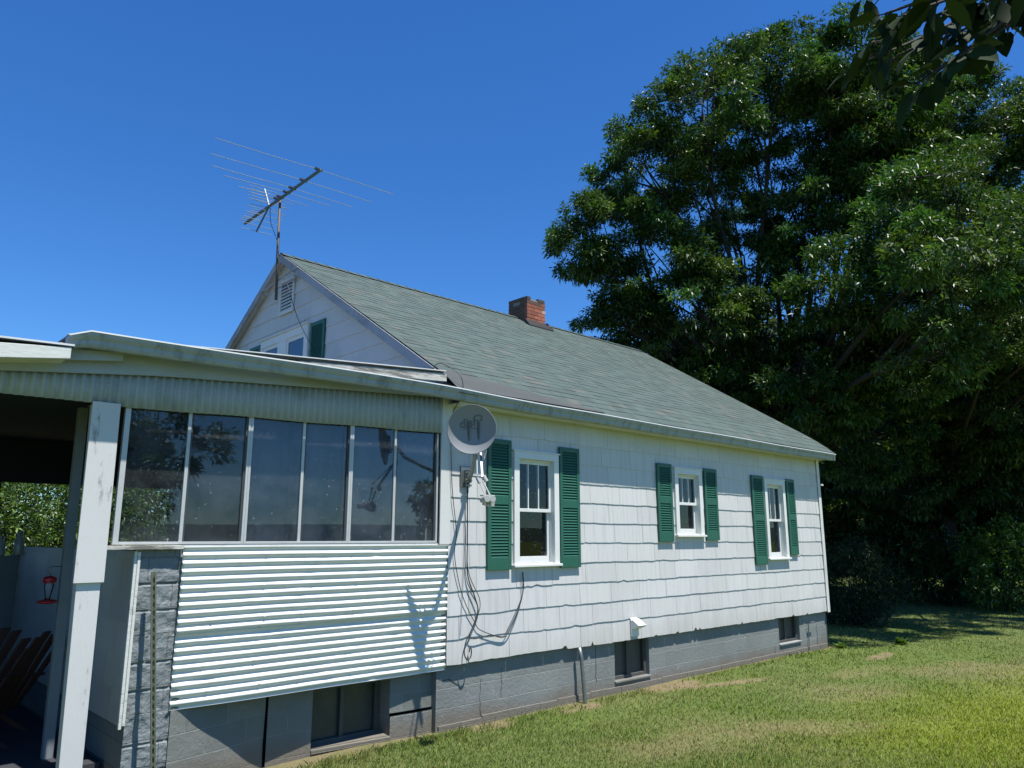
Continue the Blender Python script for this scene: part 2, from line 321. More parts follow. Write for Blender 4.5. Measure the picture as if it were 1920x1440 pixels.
def gcol(x, y):
    x = np.asarray(x); y = np.asarray(y)
    gr = np.array([.115, .158, .036])[None] * np.ones((len(x), 1)); lush = ss(.35, .7, fbm(x, y, .6, 21))[:, None]
    gr = gr * (1 - lush * .45) + np.array([.11, .17, .022]) * lush * .45
    yel = (ss(-1.9, -3.4, y + .10 * (x - 9) + (fbm(x, y, .8, 77) - .5) * 1.2) * ss(6.5, 9, x))[:, None]; gr = gr * (1 - .6 * yel) + np.array([.21, .25, .014]) * .6 * yel
    dr = dry(x, y)[:, None]; gr = gr * (1 - dr * .6) + np.array([.21, .18, .085]) * dr * .6
    d = dirt(x, y)[:, None]; return gr * (1 - d) + np.array([.23, .18, .10]) * d
far = [-1500, -500, -200, -100, -60, -40, -30, -25, -20, -15, -12]
gx = np.array(far + list(np.arange(-10, 2, .5)) + list(np.arange(2, 26, .07)) + list(np.arange(26, 45, 1.0)) + [50, 60, 80, 120, 250, 600, 1500])
gy = np.array(far + list(np.arange(-10, .2, .07)) + list(np.arange(.3, 20, .7)) + [22, 26, 30, 40, 60, 100, 250, 600, 1500])
X, Y = np.meshgrid(gx, gy); Xf = X.ravel(); Yf = Y.ravel()
Z = gz(Xf, Yf) * ((np.abs(Xf) < 60) & (np.abs(Yf) < 60))
nx = len(gx); ii, jj = np.meshgrid(np.arange(len(gy) - 1), np.arange(nx - 1), indexing='ij'); a0 = (ii * nx + jj).ravel()
F = np.stack([a0, a0 + 1, a0 + nx + 1, a0 + nx], 1)
tag(fast_mesh('lawn', np.stack([Xf, Yf, Z], 1), F, 'ground', None, gcol(Xf, Yf) * .75, True), kind='structure')
# blades
def blades(n):
    out = []
    dep = rng.uniform(0, 1, n * 3); D = 3.2 * (22 / 3.2) ** dep; D = 1 / (1 / 3.4 - dep * (1 / 3.4 - 1 / 24))
    lat = rng.uniform(-.78, .78, n * 3) * D
    P = CAMP[None, :2] + D[:, None] * FWD0[None, :2] + lat[:, None] * CR[None, :2]
    x, y = P[:, 0], P[:, 1]
    keep = ~((y > -.045) & (x < 14.25)) & (x > 1.5) & (rng.uniform(0, 1, len(x)) > dirt(x, y) * .93) & (rng.uniform(0, 1, len(x)) > dry(x, y) * .35)
    return x[keep][:n], y[keep][:n], D[keep][:n]
bx_, by_, bd_ = blades(420000)
n = len(bx_); sc_ = np.clip(bd_ / 8.5, .7, 2.0)
hgt = rng.uniform(.013, .036, n) * (1 + .35 * ss(.35, .7, fbm(bx_, by_, 1.5, 31))) * np.where((by_ > -.3) & (bx_ < 14.4), 1.5, 1); wdt = rng.uniform(.0018, .0040, n) * sc_ * np.where(rng.uniform(0, 1, n) < .05, 2.4, 1)
az = rng.uniform(0, 2 * np.pi, n); le = rng.uniform(.1, 1.1, n) * hgt; la = rng.uniform(0, 2 * np.pi, n)
bz = gz(bx_, by_) - .004
dx, dy = np.cos(az) * wdt, np.sin(az) * wdt; lx, ly = np.cos(la) * le, np.sin(la) * le
V = np.empty((n, 5, 3)); V[:, 0] = np.stack([bx_ - dx, by_ - dy, bz], 1); V[:, 1] = np.stack([bx_ + dx, by_ + dy, bz], 1)
V[:, 2] = np.stack([bx_ + dx * .8 + lx * .35, by_ + dy * .8 + ly * .35, bz + hgt * .6], 1); V[:, 3] = np.stack([bx_ + lx, by_ + ly, bz + hgt], 1); V[:, 4] = np.stack([bx_ - dx * .8 + lx * .35, by_ - dy * .8 + ly * .35, bz + hgt * .6], 1)
bc = gcol(bx_, by_) * rng.uniform(.5, 1.75, (n, 1)) * np.array([1, 1, 1])
straw = (rng.uniform(0, 1, n) < .10 + .35 * dry(bx_, by_))[:, None]; bc = np.where(straw, np.array([.30, .25, .12]) * rng.uniform(.7, 1.2, (n, 1)), bc)
tag(fast_mesh('grass', V.reshape(-1, 3), np.arange(n * 5).reshape(n, 5), 'grass', None, np.repeat(bc, 5, axis=0)), 'short mown lawn grass with dry yellow patches beside the white house', 'grass', kind='stuff')
# low weeds along the foot of the foundation wall
def weed(x, y, r, k, seed):
    rr = random.Random(seed); mb = MB(); z0 = float(gz(np.array([x]), np.array([y]))[0])
    for i in range(k):
        a = rr.uniform(0, 6.28); l = r * rr.uniform(.5, 1.1); w_ = l * .22; el = rr.uniform(.3, 1.2)
        d = Vector((math.cos(a) * math.cos(el), math.sin(a) * math.cos(el), math.sin(el))); s_ = Vector((-math.sin(a), math.cos(a), 0)) * w_
        b0 = Vector((x + rr.uniform(-r, r) * .3, y + rr.uniform(-r, r) * .3, z0)); g_ = rr.uniform(.7, 1.2); mb.cur = (.07 * g_, .13 * g_, .02 * g_)
        mb.add([b0, b0 + d * l * .5 + s_, b0 + d * l - Vector((0, 0, l * .15)), b0 + d * l * .5 - s_], [(0, 1, 2, 3)])
    return mb.build('weed', 'grass')
for i, (x, y, r, lab) in enumerate(((14.35, -.15, .16, 'leafy weed tuft at the far foundation corner of the white house'), (15.6, -.75, .2, 'broad leafy weed beyond the house corner at the edge of the tree shade'), (3.15, -.12, .12, 'small weed growing at the foot of the cracked block wall'))):
    tag(weed(x, y, r, 40, i), lab, 'weed')

P = []
for ring, (rad, hh) in enumerate(((330, -2), (380, 3), (450, 8), (560, 12))):
    P.append([(rad * math.cos(a), rad * math.sin(a), hh * (.75 + .5 * mnoise.noise(Vector((math.cos(a) * 3, math.sin(a) * 3, ring * .1)))) if hh > 0 else hh) for a in np.linspace(0, 2 * math.pi, 181)])
M['cover_ring'] = simple('added_horizon_green', (.05, .085, .04), .95, (.03, .05, .03), .7, .05, .4, .6, 0)
tag(MB().grid(P).build('horizon_cover', 'cover_ring', None, smooth=True), kind='structure')  # unseen ring added to cover the bright horizon in the window reflections

# ------------------------------------------------------------------ house
SL = .617; RY = 4.2; RZ = 6.37; RX0, RX1 = 5.14, 14.42; YE = -.305; HX0, HX1 = 5.26, 14.26; YB = 8.4
def rz(y): return RZ - SL * abs(RY - y) - (.06 * ((.3 - y) / .6) ** 2 if y < .3 else 0)
house = thing('house', (HX0, 0, 0), 'white shingle-sided house with green shutters and a green shingled gable roof', 'house')
BW = [(8.10, 8.84, .125, .63), (12.46, 13.20, .19, .635)]
WIN = [dict(x0=6.22, x1=6.99, z0=1.64, z1=2.97, kind='curtain', lab='first and largest window, brown curtain gathered behind it'),
       dict(x0=9.50, x1=10.22, z0=1.99, z1=2.97, kind='blind', lab='middle window, the smallest, with a blind in its lower sash'),
       dict(x0=12.14, x1=12.86, z0=1.61, z1=2.94, kind='curtain', lab='farthest window with a dark curtain')]
def wall_holes(mb, x0, x1, z0, z1, y, holes, yt=None):
    xs = sorted(set([x0, x1] + [h for q in holes for h in q[:2]])); zs = sorted(set([z0, z1] + [h for q in holes for h in q[2:]]))
    for i in range(len(xs) - 1):
        for j in range(len(zs) - 1):
            cx = (xs[i] + xs[i + 1]) / 2; cz = (zs[j] + zs[j + 1]) / 2
            if any(a < cx < b_ and c_ < cz < d for a, b_, c_, d in holes): continue
            mb.add([(xs[i], y, zs[j]), (xs[i + 1], y, zs[j]), (xs[i + 1], y, zs[j + 1]), (xs[i], y, zs[j + 1])], [(0, 1, 2, 3)])
    return mb
# foundation
mb = MB(); wall_holes(mb, 5.16, 14.24, -.3, .72, .045, BW)
for a, b_, c_, d in BW:   # reveals
    mb.add([(a, .045, c_), (a, .2, c_), (a, .2, d), (a, .045, d)], [(0, 1, 2, 3)]); mb.add([(b_, .045, c_), (b_, .2, c_), (b_, .2, d), (b_, .045, d)], [(3, 2, 1, 0)])
    mb.add([(a, .045, d), (b_, .045, d), (b_, .2, d), (a, .2, d)], [(0, 1, 2, 3)])
mb.add([(14.24, .03, -.3), (14.24, YB, -.3), (14.24, YB, .72), (14.24, .03, .72)], [(0, 1, 2, 3)])
mb.add([(5.16, YB, -.3), (14.24, YB, -.3), (14.24, YB, .72), (5.16, YB, .72)], [(3, 2, 1, 0)])
mb.add([(5.16, .03, -.3), (5.16, YB, -.3), (5.16, YB, .72), (5.16, .03, .72)], [(3, 2, 1, 0)])
fnd = mb.build('foundation', 'block', house)
mb = MB()   # footing ledge at the ground
for i in range(30):
    x = 5.2 + i * .3; mb.box(x, x + .299, .026 - .006 * random.random(), .043, -.2, .050 + .012 * random.random() + (-.02 if i < 2 else 0))
mb.build('footing', 'block', house, bevel=.004)
for k, (a, b_, c_, d) in enumerate(BW):
    mb = MB().box(a - .01, b_ + .01, .02, .2, c_ - .03, c_ - .001); mb.build('sill', 'block', fnd, bevel=.006)
    win = MB(); win.box(a, a + .05, .10, .14, c_, d); win.box(b_ - .05, b_, .10, .14, c_, d); win.box(a + .05, b_ - .05, .10, .14, d - .04, d); win.box(a + .05, b_ - .05, .10, .14, c_, c_ + .04)
    win.box(a + .33, a + .36, .11, .135, c_ + .04, d - .04)
    win = win.build('basement_window', 'fndark', house, bevel=.003)
    MB().box(a + .05, b_ - .05, .15, .16, c_ + .03, d - .03).build('pane', 'fndark', win)
# cracks drawn as thin flat strips on the blockwork, the groove shadow put into their dark colour
def crack(pts, wd, y, parent):
    mb = MB()
    for i in range(len(pts) - 1):
        (x0, z0), (x1, z1) = pts[i], pts[i + 1]; w0 = wd * random.uniform(.5, 1.2)
        nx_, nz_ = (z1 - z0), -(x1 - x0); L = math.hypot(nx_, nz_); nx_ *= w0 / L; nz_ *= w0 / L
        mb.add([(x0 - nx_, y, z0 - nz_), (x1 - nx_, y, z1 - nz_), (x1 + nx_, y, z1 + nz_), (x0 + nx_, y, z0 + nz_)], [(0, 1, 2, 3)])
    return mb
cr = MB()
def zig(x, z0, z1, n_=7, a=.012): return [(x + random.uniform(-a, a), z0 + (z1 - z0) * i / (n_ - 1)) for i in range(n_)]
for pts, wd in ((zig(7.72, .16, .62), .004), (zig(5.78, .05, .44), .003), (zig(13.85, .0, .4, 6, .03), .008), (zig(6.1, .2, .5), .003), ([(5.2, .50), (5.28, .47), (5.33, .48), (5.42, .43), (5.47, .40)], .004), (zig(12.3, .02, .19, 4), .004)):
    crack(pts, wd, .0415, None).build('crack', 'dark', fnd)

# siding courses on the long wall
EXPO = .2507; SZ0 = .632
holes = [(w_['x0'] + .03, w_['x1'] - .03, w_['z0'] + .02, w_['z1'] - .03) for w_ in WIN]
mb = MB(); chips = [(7.10, .06, .035), (7.60, .05, .05), (8.93, .04, .02), (9.45, .06, .03), (9.9, .05, .05), (10.0, .04, .04), (11.2, .04, .04), (12.9, .06, .04), (13.4, .05, .03)]
ch2 = {k: [(random.uniform(5.3, 14.2), random.uniform(.03, .09), random.uniform(-.008, .014)) for _ in range(9)] for k in range(12)}
def wav(x, k): return .007 * mnoise.noise(Vector((x * 4.5, k * 7.3, 2.0))) + .005 * mnoise.noise(Vector((x * 13, k * 5.7, 9.0))) + .010 * mnoise.noise(Vector((x * .8, k * 3.1, 0)))
for k in range(12):
    z0 = SZ0 + k * EXPO; z1 = min(z0 + EXPO + .012, 3.50); x = 5.255 - (.2 if k % 2 else 0.31)
    while x < HX1:
        L = .61 * (1 if random.random() < .9 else .6); xa = max(x, 5.255); xb = min(x + L, HX1)
        if xb - xa > .02:
            g_ = random.uniform(.93, 1.03); mb.cur = (g_, g_, g_ * random.uniform(.99, 1.01)); dzz = random.uniform(-.003, .003); dt = random.uniform(0, .002)
            n_ = max(2, int((xb - xa) / .03)); xs = [xa + .002 + (xb - xa - .004) * i / n_ for i in range(n_ + 1)]
            segs = []
            for i in range(n_):
                xm = (xs[i] + xs[i + 1]) / 2; segs.append((xs[i], xs[i + 1], xm))
            for (s0, s1, xm) in segs:
                def zb(xx):
                    v_ = z0 + wav(xx, k) + dzz
                    if k == 0:
                        if xx > 7.13: v_ -= .012
                    else:
                        for cx, cw, ch in ch2[k]:
                            if abs(xx - cx) < cw: v_ += ch * (1 - abs(xx - cx) / cw)
                    if k == 0:
                        for cx, cw, ch in chips:
                            if abs(xx - cx) < cw / 2: v_ += ch * (1 - abs(xx - cx) / cw)
                    return v_
                parts = [(None)]
                lo0, lo1, hi = zb(s0), zb(s1), z1
                iv = [(0, 1)]
                yb, yt = -.0145 - dt, -.0065
                cuts = [(h[2], h[3]) for h in holes if h[0] < xm < h[1]]
                rngs = [(lo0, lo1, hi)]
                for c0, c1 in cuts:
                    new = []
                    for (p0, p1, q) in rngs:
                        if c1 <= min(p0, p1) or c0 >= q: new.append((p0, p1, q)); continue
                        if c0 > max(p0, p1): new.append((p0, p1, c0))
                        if c1 < q: new.append((c1, c1, q))
                    rngs = new
                for (p0, p1, q) in rngs:
                    def yy(z): return yb + (yt - yb) * max(0, min(1, (z - z0) / EXPO))
                    mb.add([(s0, yy(p0), p0), (s1, yy(p1), p1), (s1, yy(q), q), (s0, yy(q), q), (s0, .012, p0), (s1, .012, p1)], [(0, 1, 2, 3), (4, 5, 1, 0)])
        x += L
mb.build('siding', 'siding', house)
wall_holes(MB(), 5.2, HX1, .66, 3.62, .0135, holes).build('sheathing', 'block', house)
mb = MB()     # sheathing behind, end and back walls
mb.add([(HX1, -.012, .64), (HX1, YB, .64), (HX1, YB, rz(YB)), (HX1, RY, RZ - .03), (HX1, -.012, rz(0))], [(0, 1, 2, 3, 4)])
mb.add([(5.2, YB, .64), (HX1, YB, .64), (HX1, YB, rz(YB)), (5.2, YB, rz(YB))], [(3, 2, 1, 0)])
mb.build('wall', 'paint', house)
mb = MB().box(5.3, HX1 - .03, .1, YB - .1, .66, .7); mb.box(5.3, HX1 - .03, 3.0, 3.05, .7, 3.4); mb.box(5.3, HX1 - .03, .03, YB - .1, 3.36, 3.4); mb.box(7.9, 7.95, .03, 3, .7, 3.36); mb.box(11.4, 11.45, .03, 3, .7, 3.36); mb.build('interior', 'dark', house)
# gable wall: courses of big pale panels facing the porch roof
mb = MB(); k = 0; z = .64
while z < RZ - .1:
    z1 = min(z + .2507, RZ - .06)
    def yr(zz): h = (RZ - .05 - zz) / SL; return max(0.0, RY - h), min(YB, RY + h)
    a0_, b0_ = yr(z - .004); a1_, b1_ = yr(z1)
    ys0 = a0_; off = .0 if k % 2 else .3
    cutsy = sorted([a0_, b0_] + [q * .61 + off for q in range(0, 15) if a0_ < q * .61 + off < b0_])
    for i in range(len(cutsy) - 1):
        ya, yb_ = cutsy[i] + .001, cutsy[i + 1] - .001
        g_ = random.uniform(.93, 1.03); mb.cur = (g_, g_, g_)
        ta, tb = min(max(ya, a1_), b1_), min(max(yb_, a1_), b1_)
        if tb - ta < .001 and (yb_ - ya) < .3: continue
        mb.add([(HX0 - .014, ya, z), (HX0 - .014, yb_, z), (HX0 - .004, tb, z1), (HX0 - .004, ta, z1), (HX0, ya, z), (HX0, yb_, z)], [(3, 2, 1, 0), (0, 1, 5, 4)])
    z += .2507; k += 1
mb.build('gable_siding', 'gable_siding', house)
MB().add([(HX0 + .002, 0, .6), (HX0 + .002, YB, .6), (HX0 + .002, YB, rz(YB)), (HX0 + .002, RY, RZ - .02), (HX0 + .002, 0, rz(0))], [(4, 3, 2, 1, 0)]).build('gable_wall', 'paint', house)
# roof: sheathing + overlapping shingle courses
def roofside(sgn):
    mb = MB(); slope_len = (RY - YE) * math.sqrt(1 + SL * SL); nc = 36; ex = slope_len / nc
    cs, sn = 1 / math.sqrt(1 + SL * SL), SL / math.sqrt(1 + SL * SL)
    def P(x, s, h): # s distance from eave up
        yv = YE + s * cs; zv = rz(yv) + h * cs; yv -= h * sn
        return (x, yv if sgn > 0 else 2 * RY - yv, zv)
    for k in range(nc):
        x = RX0; s0, s1 = k * ex, (k + 1) * ex + .02
        while x < RX1 - .005:
            L = random.choice((.10, .14, .18, .22, .28)) if sgn > 0 else 1.0; x1 = min(x + L, RX1); hh = random.choice((.0045, .0075)); g_ = random.uniform(.86, 1.12); sh = .12 * mnoise.noise(Vector((x * .6, k * .25, 0))) * .3
            g_ += sh; b_ = (.064 * g_, .090 * g_, .083 * g_)
            if random.random() < .04: b_ = (.088, .10, .088)
            mb.cur = b_; o_ = random.uniform(-.003, .003)
            vs = [P(x, s0 + o_, hh), P(x1, s0 + o_, hh), P(x1, s1, .002), P(x, s1, .002), P(x, s0 + o_, -.004), P(x1, s0 + o_, -.004)]
            fs = [(0, 1, 2, 3), (4, 5, 1, 0)] if sgn > 0 else [(3, 2, 1, 0), (0, 1, 5, 4)]
            mb.add(vs, fs); x = x1
    mb.cur = (.064, .090, .083)
    if sgn > 0:      # ridge caps
        x = RX0 - .01
        while x < RX1:
            g_ = random.uniform(.8, 1.15); mb.cur = (.064 * g_, .090 * g_, .083 * g_); x1 = min(x + .21, RX1 + .01)
            for sg in (1, -1):
                mb.add([(x, RY, RZ + .022), (x1, RY, RZ + .014), (x1, RY - sg * .13, RZ - .13 * SL + .016), (x, RY - sg * .13, RZ - .13 * SL + .026)], [(0, 1, 2, 3)] if sg < 0 else [(3, 2, 1, 0)])
            x += .2
    return mb
rf = roofside(1); q = roofside(-1); o_ = len(rf.v); rf.v += q.v; rf.f += [[i + o_ for i in f] for f in q.f]; rf.c += q.c; rf.mi += q.mi
roof = rf.build('roof', 'roof', house)
mb = MB()   # roof deck
for sg in (1, -1):
    ye = YE if sg > 0 else 2 * RY - YE
    mb.hexa([(RX0 + .004, ye, rz(YE) - .03), (RX1 - .004, ye, rz(YE) - .03), (RX1 - .004, RY, RZ - .05), (RX0 + .004, RY, RZ - .05), (RX0 + .004, ye, rz(YE) - .014), (RX1 - .004, ye, rz(YE) - .014), (RX1 - .004, RY, RZ - .014), (RX0 + .004, RY, RZ - .014)])
mb.build('roof_deck', 'flash', house)
# rake boards at both gables
for xx0, xx1 in ((RX0 - .012, RX0 + .018), (RX1 - .02, RX1 - .002)):
    for sg in (1, -1):
        ye = .0 if sg > 0 and xx0 < 6 else (YE if sg > 0 else 2 * RY - YE); zr = rz(YE) if ye != 0 else rz(0)
        MB().hexa([(xx0, ye, zr - .14), (xx1, ye, zr - .14), (xx1, RY - sg * .0015, RZ - .14), (xx0, RY - sg * .0015, RZ - .14), (xx0, ye, zr - .006), (xx1, ye, zr - .006), (xx1, RY - sg * .0015, RZ - .008), (xx0, RY - sg * .0015, RZ - .008)]).build('rake_board', 'rake', house)

mb = MB()   # soffit under the front rake
for sg in (1, -1):
    ye = .0 if sg > 0 else YB
    mb.add([(RX0 + .02, ye, rz(ye) - .07), (HX0, ye, rz(ye) - .07), (HX0, RY, RZ - .07), (RX0 + .02, RY, RZ - .07)], [(0, 1, 2, 3)])
mb.build('rake_soffit', 'paint', house)
# strip of the older low-slope roof left between shingles and gutter
n_ = 24; P0 = []; 
def srf(x, y, h=.022): return (x, y, rz(y) + h)
rows = []
for i in range(n_ + 1):
    x = 5.12 + (7.6 - 5.12) * i / n_; yt = .10 - .385 * (i / n_) ** .8 + .012 * math.sin(i * 1.7); rows.append([srf(x, -.31), srf(x, min(-.305 + (yt + .305) * .5, yt)), srf(x, yt)])
MB().grid(rows).build('roof_strip', 'flash', house, solid=.006)
# chimney
mb = MB(); cx0, cx1, cy0, cy1 = 10.27, 10.80, 3.86, 4.40; bh = .075; z = 5.85; k = 0
mb.cur = (.22, .21, .19); mb.box(cx0 + .008, cx1 - .008, cy0 + .008, cy1 - .008, 5.7, 6.70)
while z < 6.70:
    for side in range(4):
        L = (cx1 - cx0) if side % 2 == 0 else (cy1 - cy0); s_ = -(.1 if k % 2 else 0)
        while s_ < L - .01:
            a_ = max(0, s_); b_ = min(L, s_ + .205)
            if b_ - a_ > .02 and not (z > 6.6 and random.random() < .2):
                g_ = random.uniform(.7, 1.2); soot_shade = max(0, min(1, (z - 6.5) / .12 + random.uniform(-.4, .4))); cc = (.33 * g_, .115 * g_, .075 * g_)
                if random.random() < .08: cc = (.42, .32, .27)
                if side == 3: soot_shade = .8  # this side is darker all over: its shade is put into the brick colour
                mb.cur = tuple(q * (1 - soot_shade) + r_ * soot_shade for q, r_ in zip(cc, (.065, .058, .05)))
                o_ = random.uniform(0, .008); za, zb_ = z + .003, z + bh - .008
                if side == 0: mb.box(cx0 + a_ + .003, cx0 + b_ - .003, cy0 - o_, cy0 + .05, za, zb_)
                if side == 2: mb.box(cx0 + a_ + .003, cx0 + b_ - .003, cy1 - .05, cy1 + o_, za, zb_)
                if side == 1: mb.box(cx1 - .05, cx1 + o_, cy0 + .055 if a_ == 0 else cy0 + a_ + .003, min(cy0 + b_ - .003, cy1 - .055), za, zb_)
                if side == 3: mb.box(cx0 - o_, cx0 + .05, cy0 + .055 if a_ == 0 else cy0 + a_ + .003, min(cy0 + b_ - .003, cy1 - .055), za, zb_)
            s_ += .205
    z += bh; k += 1
chim = mb.build('chimney', 'brick', roof)
mb = MB(); h_ = .10
for (xa, xb, ya, yb_) in ((cx0 - .06, cx1 + .10, cy0 - .14, cy0 - .009),):
    mb.hexa([(xa, ya, rz(ya)), (xb, ya, rz(ya)), (xb, yb_, rz(yb_)), (xa, yb_, rz(yb_)), (xa, ya, rz(ya) + .03), (xb, ya, rz(ya) + .03), (xb, yb_, rz(yb_) + h_), (xa, yb_, rz(yb_) + h_)])
mb.hexa([(cx1 + .01, cy0 - .05, rz(cy0 - .05)), (cx1 + .28, cy0 + .05, rz(cy0)), (cx1 + .28, cy1, rz(cy1)), (cx1 + .01, cy1, rz(cy1)), (cx1 + .01, cy0 - .05, rz(cy0 - .05) + .13), (cx1 + .28, cy0 + .05, rz(cy0) + .05), (cx1 + .28, cy1, rz(cy1) + .06), (cx1 + .01, cy1, rz(cy1) + .1)])
mb.build('flashing', 'cable', chim)
# eave boards and gutter
MB().box(5.24, 14.33, -.20, -.18, 3.40, rz(YE) - .055).build('fascia', 'paint', house)
MB().box(5.24, 14.33, -.18, .0, 3.405, 3.42).build('soffit', 'paint', house)
def gut(x): return float(np.interp(x, [1.5, 3.3, 5.0, 6.6, 14.5], [3.498, 3.530, 3.548, 3.520, 3.506])) + .004 * math.sin(x * 1.9)
gp = [(-.205, -.004), (-.205, -.112), (-.270, -.114), (-.283, -.090), (-.285, -.060), (-.307, -.030), (-.313, .0)]
xs = [1.50 + (14.44 - 1.50) * i / 60 for i in range(61)]
mb = MB().sweep(gp, xs, gut)
mb.add([(14.44, y, z + gut(14.44)) for y, z in gp], [tuple(range(len(gp)))])
mb.add([(1.36, y + .02, z * .8 + 3.448) for y, z in gp] + [(1.5, y, z + gut(1.5)) for y, z in gp], [(j, j + 7, j + 8, j + 1) for j in range(6)] + [tuple(range(7))])
gutter = mb.build('gutter', 'gutter', house, solid=.0025)
mb = MB(); lp = [(-.319, -.004), (-.301, .0005), (-.301, .0075), (-.319, .0075)]
mb.sweep(lp + [lp[0]], xs, gut); mb.add([(1.36, y + .02, z + 3.448) for y, z in lp + [lp[0]]] + [(1.5, y, z + gut(1.5)) for y, z in lp + [lp[0]]], [(j, j + 5, j + 6, j + 1) for j in range(4)])
mb.build('gutter_lip', 'lip', gutter)
# corner board far end and small ledge behind
MB().box(HX1 - .07, HX1 + .012, -.034, -.02, .60, 3.43).box(HX1 + .0125, HX1 + .03, -.034, .06, .60, 3.43).build('corner_board', 'paint', house, bevel=.003)
MB().box(14.295, 14.46, .05, 1.4, 2.86, 2.93).box(14.295, 14.50, .0, 1.45, 2.93, 2.96).build('side_awning', 'paint', house, bevel=.004)
# shutters
def shutter(parent, x0, x1, z0, z1, split, yb=-.024, axis='y', X=None):
    d = .026; st = .05
    def B(mb, a, b_, y0, y1, c_, e):   # a,b along the wall, y = out of wall
        if axis == 'y': mb.box(a, b_, y0, y1, c_, e)
        else: mb.box(X + y0, X + y1, a, b_, c_, e)
    f = MB(); B(f, x0, x0 + st, yb - d, yb, z0, z1); B(f, x1 - st, x1, yb - d, yb, z0, z1)
    rails = [(z0, z0 + .13), (split - .045, split + .045), (z1 - .06, z1)]
    for a, b_ in rails: B(f, x0 + st, x1 - st, yb - d + .001, yb, a, b_)
    o = f.build('shutter', 'green', parent, bevel=.003)
    l = MB()
    for (a, b_) in ((rails[0][1], rails[1][0]), (rails[1][1], rails[2][0])):
        n_ = max(3, int(round((b_ - a) / .034))); p_ = (b_ - a) / n_
        for i in range(n_):
            zc = a + i * p_
            if axis == 'y': l.hexa([(x0 + st, yb - .022, zc + .003), (x1 - st, yb - .022, zc + .003), (x1 - st, yb - .006, zc + p_ - .002), (x0 + st, yb - .006, zc + p_ - .002), (x0 + st, yb - .022, zc + .009), (x1 - st, yb - .022, zc + .009), (x1 - st, yb - .003, zc + p_ + .004), (x0 + st, yb - .003, zc + p_ + .004)])
            else: l.hexa([(X + yb - .022, x0 + st, zc + .003), (X + yb - .022, x1 - st, zc + .003), (X + yb - .006, x1 - st, zc + p_ - .002), (X + yb - .006, x0 + st, zc + p_ - .002), (X + yb - .022, x0 + st, zc + .009), (X + yb - .022, x1 - st, zc + .009), (X + yb - .003, x1 - st, zc + p_ + .004), (X + yb - .003, x0 + st, zc + p_ + .004)])
    B(l, x0 + st, x1 - st, yb - .003, yb - .0005, z0 + .13, z1 - .06)
    l.build('louvres', 'green', o)
    return o
for (a, b_, c_, d, s_) in ((5.80, 6.17, 1.588, 3.085, 2.37), (7.005, 7.375, 1.585, 3.08, 2.36), (9.06, 9.42, 1.89, 3.015, 2.48), (10.28, 10.635, 1.91, 3.01, 2.49), (11.71, 12.09, 1.505, 2.985, 2.27), (12.915, 13.21, 1.65, 2.98, 2.30)):
    shutter(house, a, b_, c_, d, s_)
